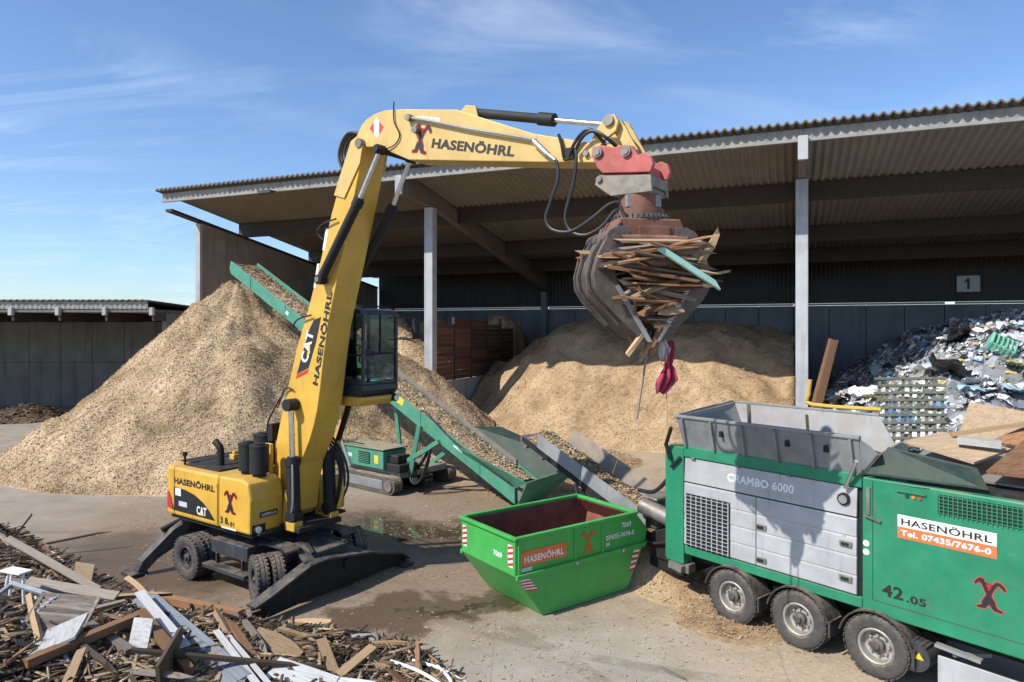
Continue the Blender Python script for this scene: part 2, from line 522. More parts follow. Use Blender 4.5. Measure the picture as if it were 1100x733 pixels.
# ------------------------------------------------------------------ noise for heaps
def vnoise(x, y, seed=0):
    xi = np.floor(x).astype(np.int64); yi = np.floor(y).astype(np.int64)
    fx = x - xi; fy = y - yi
    fx = fx * fx * (3 - 2 * fx); fy = fy * fy * (3 - 2 * fy)
    def h(a, b):
        n = (a * 374761393 + b * 668265263 + seed * 974634777) & 0x7fffffff
        n = ((n ^ (n >> 13)) * 1274126177) & 0x7fffffff
        return ((n ^ (n >> 16)) & 0xffff) / 65535.0
    return (h(xi, yi) * (1 - fx) + h(xi + 1, yi) * fx) * (1 - fy) + (h(xi, yi + 1) * (1 - fx) + h(xi + 1, yi + 1) * fx) * fy
def fbm(x, y, oct=4, seed=0):
    s = 0; a = 0.5
    for k in range(oct):
        s = s + a * (vnoise(x * 2 ** k, y * 2 ** k, seed + k) - 0.5); a *= 0.5
    return s

def scatter_chips(P, N, size, elong=2.2):
    """random small flat chips on points P (n,3), lying roughly on normals N"""
    n = len(P)
    d = npr.normal(size=(n, 3)); d += N * npr.normal(size=(n, 1)) * 0.4
    d -= N * np.sum(d * N, 1, keepdims=True) * npr.uniform(0.3, 1.0, (n, 1))
    d /= np.linalg.norm(d, axis=1, keepdims=True)
    e = np.cross(N + npr.normal(size=(n, 3)) * 0.45, d); e /= np.linalg.norm(e, axis=1, keepdims=True)
    s = size[0] + (size[1] - size[0]) * npr.random((n, 1)) ** 2
    L = s * npr.uniform(1.0, elong, (n, 1)); W = s * npr.uniform(0.35, 0.8, (n, 1))
    q = np.stack([P - d * L / 2 - e * W / 2, P + d * L / 2 - e * W * .35, P + d * L * .45 + e * W / 2, P - d * L / 2 + e * W * .4], 1)
    return q.reshape(-1, 3)

def raw_mesh(name, verts, quads, tint):
    me = bpy.data.meshes.new(name)
    nv = len(verts); nq = len(quads)
    me.vertices.add(nv); me.vertices.foreach_set('co', np.asarray(verts, dtype=np.float32).ravel())
    me.loops.add(nq * 4); me.loops.foreach_set('vertex_index', np.asarray(quads, dtype=np.int32).ravel())
    me.polygons.add(nq)
    me.polygons.foreach_set('loop_start', np.arange(0, nq * 4, 4, dtype=np.int32))
    me.polygons.foreach_set('loop_total', np.full(nq, 4, dtype=np.int32))
    at = me.attributes.new('tint', 'FLOAT', 'POINT')
    at.data.foreach_set('value', np.asarray(tint, dtype=np.float32))
    me.update(calc_edges=True)
    me.validate()
    return me

def heap(name, label, cat, xr, yr, step, hf, m, nchip, size, lumps=0.25, base=0.42, elong=2.2, kind='stuff', group=None):
    xs = np.arange(xr[0], xr[1] + step / 2, step); ys = np.arange(yr[0], yr[1] + step / 2, step)
    X, Y = np.meshgrid(xs, ys)
    X = X + npr.uniform(-.3, .3, X.shape) * step; Y = Y + npr.uniform(-.3, .3, Y.shape) * step
    def H(x, y):
        h = hf(x, y)
        return h + (fbm(x * 0.9, y * 0.9, 4, 3) * lumps * 2.2) * np.clip(h * 1.2 + 0.1, 0, 1)
    Z = H(X, Y)
    ny, nx = X.shape
    idx = np.arange(nx * ny).reshape(ny, nx)
    q = np.stack([idx[:-1, :-1], idx[:-1, 1:], idx[1:, 1:], idx[1:, :-1]], -1).reshape(-1, 4)
    zf = Z.ravel()
    keep = (zf[q].max(1) > 0.0)
    q = q[keep]
    V = np.stack([X.ravel(), Y.ravel(), np.maximum(zf, -0.12)], 1)
    used = np.unique(q); remap = -np.ones(len(V), dtype=np.int64); remap[used] = np.arange(len(used))
    V = V[used]; q = remap[q]
    tint = base + fbm(V[:, 0] * 0.7, V[:, 1] * 0.7, 4, 9) * 0.7 + npr.uniform(-.16, .16, len(V))
    # chips
    P = np.stack([npr.uniform(xr[0], xr[1], nchip), npr.uniform(yr[0], yr[1], nchip)], 1)
    h0 = H(P[:, 0], P[:, 1]); k = h0 > 0.01
    P = P[k]; h0 = h0[k]
    e = 0.15
    gx = (H(P[:, 0] + e, P[:, 1]) - H(P[:, 0] - e, P[:, 1])) / (2 * e); gy = (H(P[:, 0], P[:, 1] + e) - H(P[:, 0], P[:, 1] - e)) / (2 * e)
    N = np.stack([-gx, -gy, np.ones_like(gx)], 1); N /= np.linalg.norm(N, axis=1, keepdims=True)
    C = scatter_chips(np.stack([P[:, 0], P[:, 1], h0 + 0.015], 1) + N * npr.uniform(0, .04, (len(P), 1)), N, size, elong)
    ct = np.repeat(np.clip(npr.normal(base + 0.10, 0.24, len(P)), 0, 1), 4)
    q2 = np.arange(len(C)).reshape(-1, 4) + len(V)
    me = raw_mesh(name, np.concatenate([V, C]), np.concatenate([q, q2]), np.concatenate([tint, ct]))
    me.materials.append(m)
    o = bpy.data.objects.new(name, me); COL.objects.link(o)
    tag(o, label, cat, group, kind)
    return o, H

# ================================================================== GROUND
def ground_material():
    t = NT('yard_ground')
    g = t.n('ShaderNodeNewGeometry')
    pos = g.outputs['Position']
    s = t.n('ShaderNodeSeparateXYZ'); t.l(pos, s.inputs[0])
    wob = t.noise(0.55, 5, 0.6, pos, out='Color')
    ws = t.n('ShaderNodeSeparateXYZ'); t.l(wob, ws.inputs[0])
    wob2 = t.noise(2.2, 5, 0.65, pos, out='Color')
    ws2 = t.n('ShaderNodeSeparateXYZ'); t.l(wob2, ws2.inputs[0])
    def off(c, k):
        a = t.math('MULTIPLY', t.math('SUBTRACT', ws.outputs[k], 0.5), 3.4)
        b = t.math('MULTIPLY', t.math('SUBTRACT', ws2.outputs[k], 0.5), 1.5)
        return t.math('ADD', t.math('ADD', c, a), b)
    px = off(s.outputs[0], 0); py = off(s.outputs[1], 1)
    def blob(cx, cy, rx, ry, rot=0, soft=0.45):
        c, n = math.cos(R(rot)), math.sin(R(rot))
        dx = t.math('SUBTRACT', px, cx); dy = t.math('SUBTRACT', py, cy)
        a = t.math('DIVIDE', t.math('ADD', t.math('MULTIPLY', dx, c), t.math('MULTIPLY', dy, n)), rx)
        b = t.math('DIVIDE', t.math('SUBTRACT', t.math('MULTIPLY', dy, c), t.math('MULTIPLY', dx, n)), ry)
        d = t.math('SQRT', t.math('ADD', t.math('MULTIPLY', a, a), t.math('MULTIPLY', b, b)))
        nd = t.n('ShaderNodeMapRange', interpolation_type='SMOOTHSTEP'); t.l(d, nd.inputs[0])
        nd.inputs[1].default_value = 1.0 - soft; nd.inputs[2].default_value = 1.0 + soft
        nd.inputs[3].default_value = 1.0; nd.inputs[4].default_value = 0.0
        return nd.outputs[0]
    n_big = t.noise(0.13, 6, 0.6, pos)
    n_mid = t.noise(0.9, 7, 0.65, pos)
    n_fin = t.noise(9.0, 6, 0.7, pos)
    n_grit = t.noise(38.0, 4, 0.7, pos)
    base = t.ramp(n_mid, [(0.25, (0.205, 0.175, 0.135)), (0.5, (0.295, 0.26, 0.208)), (0.75, (0.37, 0.335, 0.278))])
    tan = t.ramp(n_fin, [(0.3, (0.34, 0.255, 0.165)), (0.7, (0.53, 0.42, 0.29))])
    dirt = t.ramp(n_fin, [(0.3, (0.17, 0.115, 0.072)), (0.7, (0.29, 0.205, 0.135))])
    c = t.mix(t.math('MULTIPLY', t.step(n_big, 0.48, 0.66), 0.30), base, tan)
    m_dirt = t.math('MAXIMUM', blob(-5.5, 19.5, 8.5, 5.2, -25), blob(0.5, 26, 6, 7, 10))
    c = t.mix(t.math('MULTIPLY', m_dirt, 0.85), c, dirt)
    m_tan = t.math('MAXIMUM', blob(4.6, 12.8, 1.9, 3.4, 38), t.math('MAXIMUM', blob(2.5, 32, 8, 6, 0), blob(5, 16.5, 3.0, 2.0, 40)))
    c = t.mix(t.math('MULTIPLY', m_tan, t.math('ADD', t.math('MULTIPLY', t.step(n_mid, 0.25, 0.6), 0.5), 0.45)), c, tan)
    m_conc = t.math('MULTIPLY', blob(1.2, 11.3, 3.0, 2.6, 20), 0.75)
    c = t.mix(m_conc, c, t.ramp(n_mid, [(0.3, (0.29, 0.26, 0.215)), (0.7, (0.42, 0.385, 0.325))]))
    # sawdust trails with a shape of their own
    trail = t.math('MULTIPLY', t.step(t.noise(1.6, 8, 0.72, pos, 1.2), 0.56, 0.66), 0.5)
    c = t.mix(trail, c, (0.33, 0.235, 0.14))
    # curved tyre tracks
    sp = s.outputs
    def arc(cx, cy, r, w):
        dx = t.math('SUBTRACT', sp[0], cx); dy = t.math('SUBTRACT', sp[1], cy)
        d = t.math('ABSOLUTE', t.math('SUBTRACT', t.math('SQRT', t.math('ADD', t.math('MULTIPLY', dx, dx), t.math('MULTIPLY', dy, dy))), r))
        return t.math('SUBTRACT', 1.0, t.step(d, w * .5, w), True)
    tr_ = None
    for a_ in ((-14, 2, 16.2, .22), (-14, 2, 18.3, .22), (9, 30, 19.0, .20), (9, 30, 21.1, .20), (-6, 34, 17.0, .18), (-6, 34, 19.1, .18)):
        k_ = arc(*a_); tr_ = k_ if tr_ is None else t.math('MAXIMUM', tr_, k_)
    tr_ = t.math('MULTIPLY', t.math('MULTIPLY', tr_, t.step(t.noise(0.7, 6, 0.7, pos), 0.40, 0.62)), 0.5)
    c = t.mix(tr_, c, (0.15, 0.115, 0.08))
    # wet ground and standing water
    m_wet = t.math('MAXIMUM', blob(-4.2, 20.6, 4.6, 1.9, -12, 0.3), t.math('MAXIMUM', blob(-1.7, 14.75, 3.2, 0.75, 22, 0.3), blob(-9.5, 17.6, 3.6, 1.9, -35, 0.4)))
    c = t.mix(t.math('MULTIPLY', m_wet, 0.8), c, (0.085, 0.058, 0.034))
    m_pud = t.math('MAXIMUM', blob(-3.6, 20.7, 2.4, 0.75, -8, 0.12), blob(-1.0, 14.9, 1.0, 0.22, 24, 0.15))
    c = t.mix(t.math('MULTIPLY', m_pud, 0.7), c, (0.05, 0.04, 0.025))
    c = t.mix(0.25, c, t.ramp(n_grit, [(0.3, (0.1, 0.08, 0.06)), (0.7, (0.62, 0.56, 0.48))]), 'OVERLAY')
    # expansion joints / cracks
    v = t.n('ShaderNodeTexVoronoi', feature='DISTANCE_TO_EDGE'); v.inputs['Scale'].default_value = 0.17
    t.l(pos, v.inputs['Vector'])
    crack = t.step(v.outputs['Distance'], 0.0, 0.006)
    c = t.mix(t.math('MULTIPLY', t.math('SUBTRACT', 1.0, crack), 0.25), c, (0.13, 0.105, 0.08))
    t.l(c, t.p.inputs['Base Color'])
    r = t.math('SUBTRACT', 0.92, t.math('MULTIPLY', m_wet, 0.42), True)
    r = t.math('SUBTRACT', r, t.math('MULTIPLY', m_pud, 0.46), True)
    t.l(r, t.p.inputs['Roughness'])
    hgt = t.math('ADD', t.math('MULTIPLY', n_fin, 0.6), t.math('MULTIPLY', n_grit, 0.4))
    hgt = t.math('MULTIPLY', hgt, t.math('SUBTRACT', 1.0, t.math('MULTIPLY', m_pud, 0.97), True))
    t.bump(hgt, 0.55, 0.03)
    return t.m
mb = MB(); mb.add([(-900, -300, 0), (900, -300, 0), (900, 1500, 0), (-900, 1500, 0)], [(0, 1, 2, 3)])
tag(mb.build('ground', ground_material(), fix=False), kind='structure')

# ================================================================== STORAGE HALL
HX, HY, HA = 12.34, 29.1, math.atan2(-0.377, 0.926)
hall = thing('storage_hall', 'large open storage hall with white concrete columns and corrugated monopitch roof', 'building', (HX, HY, 0), HA)
X0, X1, DEP = -37.0, 24.0, 23.2
SL = 0.155
def roof_z(y): return 14.54 - SL * y
# corrugated roof: weathered top sheet and pale underside follow the same wave
def wave_sheet(x0, x1, y0, y1, zf, amp, per, th, ny=2):
    nx = int((x1 - x0) / per * 8)
    mb = MB(); vs = []; fs = []
    for j in range(ny):
        y = y0 + (y1 - y0) * j / (ny - 1)
        for i in range(nx + 1):
            x = x0 + (x1 - x0) * i / nx
            vs.append((x, y, zf(y) + th + amp * math.sin(2 * math.pi * x / per)))
    for j in range(ny - 1):
        for i in range(nx):
            a = j * (nx + 1) + i
            fs.append((a, a + 1, a + nx + 2, a + nx + 1))
    return mb.add(vs, fs)
top = wave_sheet(X0 - .15, X1, -0.42, DEP + 0.6, roof_z, 0.065, 0.36, 0.11)
o = top.build('roof', M['roof'], hall, smooth=False, fix=False)
sm = o.modifiers.new('thick', 'SOLIDIFY'); sm.thickness = 0.07; sm.offset = -1
und = wave_sheet(X0 + .02, X1, 0.03, DEP + 0.3, roof_z, 0.06, 0.36, 0.0)
und.build('roof_underside', M['sheet'], hall, fix=False)
# fascia: ribbed sheet panels between the girders, with a bottom flange
fxs = [-37.0, -31.5, -25.6, -19.7, -9.85, 0.0, 9.85, 19.7, 24.0]
for a, b in zip(fxs[:-1], fxs[1:]):
    mb = MB(); n = int((b - a) / 0.42 * 4); vs = []; fs = []
    for i in range(n + 1):
        x = a + 0.012 + (b - a - 0.024) * i / n
        y = -0.05 + (0.035 if (i % 4) in (0, 1) else 0.0)
        vs += [(x, y, 14.08), (x, y, 14.50)]
    for i in range(n): fs.append((2 * i, 2 * i + 2, 2 * i + 3, 2 * i + 1))
    mb.add(vs, fs)
    mb.box(a + 0.012, b - 0.012, -0.09, 0.10, 13.96, 14.075)
    mb.build('fascia_panel', M['fascia'], hall, fix=False)
# girders + columns
for gx in (-19.7, 0.0, 19.7):
    g = MB()
    g.prism([(0.16, 14.30), (0.16, 13.2), (3.0, 13.02), (4.2, 12.85), (DEP, roof_z(DEP) - 1.75), (DEP, roof_z(DEP) - 0.22)], gx - 0.17, gx + 0.17, 'x')
    g.build('girder', M['timber_girder'], hall, bevel=0.02)
    e = MB(); e.box(gx - 0.2, gx + 0.2, -0.30, -0.11, 13.15, 14.16)
    e.build('girder_end_plate', M['conc_light'], hall, bevel=0.015)
    c = MB(); c.box(gx - 0.27, gx + 0.27, 2.95, 3.5, 0, 12.99)
    c.build('column', M['conc_light'], hall, bevel=0.03)
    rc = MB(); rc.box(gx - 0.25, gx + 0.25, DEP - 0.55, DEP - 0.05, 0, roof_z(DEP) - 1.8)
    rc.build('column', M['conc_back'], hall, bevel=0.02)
# purlins: deep timber beams parallel to the eave
for py in (6.4, 14.0, 19.2):
    for a, b in ((-36.9, -19.92), (-19.48, -0.22), (0.22, 19.48)):
        p = MB(); z = roof_z(py) - 0.075
        p.box(a, b, py - 0.1, py + 0.1, z - 0.95, z)
        p.build('purlin', M['timber_dark'], hall, bevel=0.01)
# left gable: concrete wall with a dark ring beam; daylight shows between it and the roof
for k in range(6):
    y0 = 2.6 + k * 3.45; y1 = y0 + 3.42
    g = MB(); g.prism([(y0, 0), (y1, 0), (y1, roof_z(y1) - 1.15), (y0, roof_z(y0) - 1.15)], -36.75, -36.4, 'x')
    g.build('wall_panel', M['conc_brown'], hall, bevel=0.012)
g = MB(); g.prism([(0.1, roof_z(0.1) - 0.98), (0.1, roof_z(0.1) - 1.14), (DEP, roof_z(DEP) - 1.14), (DEP, roof_z(DEP) - 0.98)], -36.85, -36.3, 'x')
g.build('ring_beam', M['timber_dark'], hall)
g = MB(); g.box(-36.78, -36.38, 2.35, 2.58, 0, 12.95)
g.build('corner_post', M['conc_light'], hall, bevel=0.02)
# back wall: concrete panels below, ribbed cladding above, steel rail between
x = -36.3
while x < X1 - 0.5:
    w = min(2.38, X1 - x)
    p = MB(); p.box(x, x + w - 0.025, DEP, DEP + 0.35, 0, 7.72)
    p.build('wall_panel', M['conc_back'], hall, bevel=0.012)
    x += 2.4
mb = MB(); mb.box(-36.3, X1, DEP + .36, DEP + .45, 0, 7.7); mb.build('joint_light_seal', M['conc_back'], hall)  # added slab, unseen: keeps daylight from leaking through the panel joints
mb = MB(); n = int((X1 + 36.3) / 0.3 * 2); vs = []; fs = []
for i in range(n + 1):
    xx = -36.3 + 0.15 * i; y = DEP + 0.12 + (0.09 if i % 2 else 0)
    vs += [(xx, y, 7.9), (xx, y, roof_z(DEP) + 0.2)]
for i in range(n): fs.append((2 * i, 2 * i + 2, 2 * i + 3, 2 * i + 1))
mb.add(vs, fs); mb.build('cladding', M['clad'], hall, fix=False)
for a, b in ((-36.2, -20), (-19.4, -10), (-9.9, -0.3), (0.3, 9.3), (9.9, 19.5)):
    r = MB(); r.box(a, b, DEP - 0.06, DEP + 0.11, 7.74, 7.88)
    r.build('wall_rail', M['fascia'], hall)
sg = MB(); sg.box(10.0, 11.35, DEP - 0.02, DEP + 0.06, 8.55, 9.65)
so = sg.build('bay_number_sign', plain('sign_grey', (0.42, 0.46, 0.50)), hall, bevel=0.02)
decal(so, 'numeral', poly((.35, 0), (.65, 0), (.65, 1), (.42, 1), (.05, .72), (.05, .55), (.35, .70)), (10.42, DEP - 0.02, 8.72), (0.5, 0, 0), (0, 0, 0.76), M['black_dec'])
# partition walls between the bays
for k in range(8):
    y0 = 3.56 + k * 2.42
    p = MB(); p.box(-19.92, -19.5, y0, y0 + 2.4, 0, 2.9)
    p.build('partition_panel', M['conc'], hall, bevel=0.015)
    p = MB(); p.box(-0.2, 0.2, y0, y0 + 2.4, 0, 4.2)
    p.build('partition_panel', M['conc'], hall, bevel=0.015)
mb = MB(); mb.box(-0.5, 0.5, -0.5, 0.5, -0.5, 0.5)
bd = mb.build('board', M['board_rust']).data
bpy.data.objects.remove(bpy.data.objects['board'])
for k in range(5):
    y0 = 3.62 + k * 2.42
    for r in range(13):
        if (k, r) in ((0, 12), (3, 12), (4, 11), (4, 12)): continue
        inst(bd, 'board', hall, (-19.62 + rnd.uniform(-.012, .012), y0 + 1.17, 2.92 + 0.145 + r * 0.285), (0, 0, 0), (0.07, 2.26, 0.262))
    p = MB(); p.box(-19.74, -19.54, y0 - 0.08, y0 + 0.02, 2.91, 6.75)
    p.build('board_post', M['timber_dark'], hall)
# floodlight under the eave
lt = MB(); lt.beam((-27.9, -0.2, 13.95), (-27.9, -1.1, 13.75), 0.06, 0.06); lt.box(-28.2, -27.3, -1.35, -1.05, 13.62, 13.78)
lt.build('floodlight', M['chassis'], hall)
# ================================================================== LOW SHED at the left
shed = thing('open_shed', 'low open-fronted concrete shed with flat fascia left of the large hall', 'shed', (-46.0, 44.0, 0), 0)
SX0, SX1 = -22.0, 22.7
def szr(y): return 7.75 - 0.03 * y
t_ = wave_sheet(SX0, SX1, -0.2, 11.5, szr, 0.05, 0.42, 0.12)
o = t_.build('roof', M['roof'], shed, fix=False)
sm = o.modifiers.new('thick', 'SOLIDIFY'); sm.thickness = 0.04; sm.offset = -1
u_ = MB(); u_.box(SX0, SX1, 0.0, 11.4, 7.1, 7.3); u_.build('roof_slab', M['conc_shed'], shed)
xx = SX0
while xx < SX1 - 1:
    b = min(xx + 3.0, SX1 - 0.02)
    f_ = MB(); n = int((b - xx) / 0.3 * 2); vs = []; fs = []
    for i in range(n + 1):
        xq = xx + 0.01 + (b - xx - 0.02) * i / n; yq = -0.06 + (0.03 if i % 2 else 0)
        vs += [(xq, yq, 7.32), (xq, yq, 7.80)]
    for i in range(n): fs.append((2 * i, 2 * i + 2, 2 * i + 3, 2 * i + 1))
    f_.add(vs, fs); f_.build('fascia_panel', M['fascia'], shed, fix=False)
    br = MB(); br.box(xx + 2.9, xx + 3.05, 0.02, 9.8, 6.55, 7.095); br.build('roof_beam', M['timber_dark'], shed)
    br = MB(); br.box(xx + 2.86, xx + 3.09, -0.28, 0.0, 6.9, 7.4); br.build('beam_end', M['conc_light'], shed, bevel=0.01)
    xx += 3.0
b_ = MB(); b_.box(SX0, SX1, 10.31, 10.4, 0, 7.05); b_.build('joint_light_seal', M['conc_shed'], shed)  # added slab closing the gaps between the shed wall panels
yy = 10.0
for i in range(18):
    for (z0, z1) in ((0, 3.4), (3.42, 7.09)):
        p = MB(); p.box(SX0 + i * 2.5, SX0 + i * 2.5 + 2.47, yy, yy + 0.3, z0, z1)
        p.build('wall_panel', M['conc_shed'], shed, bevel=0.015)
p = MB(); p.box(SX1 + 0.1, SX1 + 0.4, 1.5, 10.3, 0, 7.05); p.build('side_wall', M['conc_shed'], shed)
p = MB(); p.box(SX0 - 0.4, SX0 - 0.1, 0.0, 10.3, 0, 7.05); p.build('side_wall', M['conc_shed'], shed)

# ================================================================== CHIP HEAPS
def cone(x, y, px, py, pz, s, sx=1.0, sy=1.0, rot=0.0, rnd_=0.6):
    c, n = math.cos(rot), math.sin(rot)
    dx = x - px; dy = y - py
    a = (dx * c + dy * n) / sx; b = (dy * c - dx * n) / sy
    return pz + rnd_ * s - s * np.sqrt(a * a + b * b + rnd_ ** 2)
def smax(*a):
    k = 2.5
    m = a[0]
    for b in a[1:]:
        h = np.clip(0.5 + 0.5 * (m - b) / (1 / k * 2), 0, 1)
        m = b * (1 - h) + m * h + (1 / k * 2) * h * (1 - h) * 0.5
    return m
def hA(x, y):
    h = smax(cone(x, y, -14.2, 35.6, 8.25, 0.82, 0.95, 1.02), cone(x, y, -12.0, 32.4, 5.7, 0.80, 0.9, 1.0), cone(x, y, -10.3, 37.5, 6.4, 0.74), cone(x, y, -7.4, 38.2, 5.1, 0.75), cone(x, y, -17.0, 33.6, 3.9, 0.62))
    # gullies down the slope
    an = np.arctan2(y - 35.6, x + 14.2)
    h = h + (fbm(x * .33, y * .33, 3, 31) * 1.5 + fbm(x * .8 + 9, y * .8, 3, 33) * .5) * np.clip(h * .5, 0, 1)
    return h + 0.5 * (vnoise(an * 7 + 20, np.hypot(x + 14.2, y - 35.6) * 0.25, 4) - 0.5) * np.clip(h, 0, 1)
heap('wood_chip_heap', 'tall pale wood chip heap left of the yellow excavator, under the green conveyor', 'heap', (-27, -1.0), (23.5, 44.5), 0.22, hA, M['chips'], 280000, (0.02, 0.065), 0.32)
def hB(x, y):
    return smax(cone(x, y, -8.3, 45.5, 7.3, 0.95), cone(x, y, -6.6, 43.6, 5.6, 0.9), cone(x, y, -12, 50, 8.0, 0.7), cone(x, y, -5.5, 49.5, 7.2, 0.8) - 0.3, cone(x, y, -1.0, 53.5, 7.3, 0.8))
_, _ = heap('wood_chip_heap', 'wood chip heap inside the hall behind the excavator cab, left of the board wall', 'heap', (-18, 3.0), (38.5, 56), 0.3, lambda x, y: np.where((x - HX) * 0.926 - (y - HY) * 0.377 < -20.05, hB(x, y), -1.0), M['chips'], 40000, (0.04, 0.12), 0.3)
def hC(x, y):
    # local hall axes
    lx = (x - HX) * 0.926 - (y - HY) * 0.377; ly = (x - HX) * 0.377 + (y - HY) * 0.926
    edge = 3.2 + 2.4 * np.clip((-lx - 14.2) / 4.5, 0, 1) ** 1.5 - 0.9 * np.exp(-((lx + 7.0) / 4.0) ** 2) + 0.8 * np.exp(-((lx + 1.0) / 2.0) ** 2)
    f = (ly - edge) * 0.72
    crest = 6.25 - 0.9 * np.clip((lx + 5) / 5, 0, 1) - 2.6 * np.clip((-lx - 15.0) / 4.5, 0, 1)
    h = crest - np.log1p(np.exp((crest - f) * 1.6)) / 1.6
    lip = 0.35 * np.exp(-((ly - edge + 0.2) / 1.3) ** 2)
    h = np.maximum(h, -0.3) + lip - 0.12
    h = h + (fbm(x * .3, y * .3, 3, 41) * 1.6 + fbm(x * .8 + 9, y * .8, 3, 43) * .6) * np.clip(h * .4, 0, 1)
    return np.where((lx > -19.4) & (lx < -0.25), h, -1.0)
heap('wood_chip_heap', 'broad wood chip heap in the middle bay of the hall behind the grab', 'heap', (-7, 22), (30.0, 56), 0.24, hC, M['chips_fine'], 170000, (0.02, 0.065), 0.28)
# spilled chips on the ground around the feed hopper and the shredder
def hS(x, y):
    a = cone(x, y, -0.2, 31.5, 0.42, 0.11, 1.6, 1.2); b = cone(x, y, 1.0, 25.8, 0.42, 0.22)
    return np.maximum(a, b) - 0.06
heap('spilled_chips', 'thin spread of spilled chips on the yard before the board wall', 'wood chips', (-6, 7), (23.5, 36), 0.2, hS, M['chips_fine'], 18000, (0.03, 0.09), 0.12)
def hT(x, y):
    return np.maximum(cone(x, y, 3.5, 17.3, 0.75, 0.75), np.maximum(cone(x, y, 4.6, 14.2, 0.09, 0.08), cone(x, y, 3.9, 15.9, 0.18, 0.22))) - 0.03
heap('spilled_chips', 'small chip heap spilled below the rear of the green shredder', 'wood chips', (1.5, 7), (11, 19.5), 0.11, hT, M['chips_fine'], 9000, (0.015, 0.055), 0.1)
def hM(x, y): return cone(x, y, -32.6, 46.0, 1.0, 0.42) - 0.05
heap('dark_mound', 'small dark mound on the yard before the low shed', 'mound', (-37, -27), (41, 50), 0.3, hM, M['chips_dark'], 3500, (0.08, 0.25), 0.2)

# loose chips strewn over the yard
def litter():
    n = 34000
    P = np.stack([npr.uniform(-14, 8, n), npr.uniform(10.5, 30, n)], 1)
    d = fbm(P[:, 0] * 0.45, P[:, 1] * 0.45, 4, 21)
    k = (d > 0.0 + npr.uniform(-.1, .14, n))
    P = P[k]
    N = np.tile(np.array([[0, 0, 1.0]]), (len(P), 1))
    C = scatter_chips(np.concatenate([P, np.full((len(P), 1), 0.012)], 1), N, (0.012, 0.05), 3.0)
    C[:, 2] = np.abs(C[:, 2] - 0.004) * 0.5 + 0.004
    q = np.arange(len(C)).reshape(-1, 4)
    me = raw_mesh('loose_chips', C, q, np.repeat(npr.uniform(0.1, 0.95, len(P)), 4))
    me.materials.append(M['chips'])
    o = bpy.data.objects.new('loose_chips', me); COL.objects.link(o)
    tag(o, 'loose wood chips strewn over the yard ground', 'wood chips', kind='stuff')
litter()

# ================================================================== WHEELS (shared)
def tyre_mesh(name, ro, w, ri):
    h = w / 2
    mb = MB()
    prof = [(ri, -h * .75), (ri + .03, -h * .92), (ro * .80, -h), (ro * .93, -h * .96), (ro * .985, -h * .84), (ro, -h * .7), (ro, -h * .42), (ro - .02, -h * .38), (ro - .02, -h * .3), (ro, -h * .26),
            (ro, h * .26), (ro - .02, h * .3), (ro - .02, h * .38), (ro, h * .42), (ro, h * .7), (ro * .985, h * .84), (ro * .93, h * .96), (ro * .80, h), (ri + .03, h * .92), (ri, h * .75)]
    mb.lathe_y(prof, 0, 0, 0, 44)
    # tread lugs on the shoulders
    for i in range(32):
        t = 2 * math.pi * (i + .5) / 32
        for s in (-1, 1):
            c, n = math.cos(t), math.sin(t)
            p = Vector((c * (ro - .004), s * h * .80, n * (ro - .004)))
            mb.beam(p, p + Vector((c, 0, n)) * 0.018, h * .34, 0.055, up=(0, 1, 0))
    return mb
def rim_mesh(name, ri, w, side):
    """dished steel rim; side -1 = outer face towards -y"""
    h = w / 2; mb = MB(); s = side
    prof = [(ri + .012, s * h * .78), (ri - .01, s * h * .88), (ri - .035, s * h * .80), (ri - .05, s * h * .10), (ri * .66, s * h * .02), (ri * .60, s * h * .10), (ri * .36, s * h * .20),
            (0.005, s * h * .20), (0.005, -s * h * .2), (ri * .8, -s * h * .2), (ri + .012, -s * h * .5)]
    mb.lathe_y(prof, 0, 0, 0, 30)
    for i in range(8):
        t = 2 * math.pi * i / 8
        p = Vector((math.cos(t) * ri * .58, s * h * .12, math.sin(t) * ri * .58))
        mb.cyl(p, p + Vector((0, s * .05, 0)), .024, n=6)
    return mb
def hub_mesh(ri, w):
    h = w / 2; mb = MB()
    mb.lathe_y([(ri * .40, -h * .18), (ri * .38, -h * .62), (ri * .22, -h * .72), (ri * .18, -h * .92), (.005, -h * .95), (.005, -h * .18)], 0, 0, 0, 20)
    return mb
def bake(mb, name, m):
    o = mb.build(name, m, smooth=True); me = o.data
    bpy.data.objects.remove(o)
    return me
ME_TY_E = bake(tyre_mesh('tyre', 0.52, 0.27, 0.27), 'tyre', M['rubber'])
ME_RM_E = bake(rim_mesh('rim', 0.27, 0.27, -1), 'rim', M['chassis'])
ME_TY_S = bake(tyre_mesh('tyre', 0.535, 0.385, 0.30), 'tyre', M['rubber'])
ME_HB_S = bake(hub_mesh(0.30, 0.385), 'hub', M['hub'])
ME_HB_E = bake(hub_mesh(0.27, 0.27), 'hub', M['chassis'])
ME_RM_S = bake(rim_mesh('rim', 0.30, 0.385, -1), 'rim', M['rim'])

# ================================================================== EXCAVATOR
EA = math.atan2(-0.565, 0.825)
ex = thing('material_handler', 'yellow wheeled material handler with raised cab, boom and stick reaching right', 'excavator', (-5.87, 16.9, 0), EA)
Y_, K_, C_ = M['yellow'], M['black'], M['chassis']
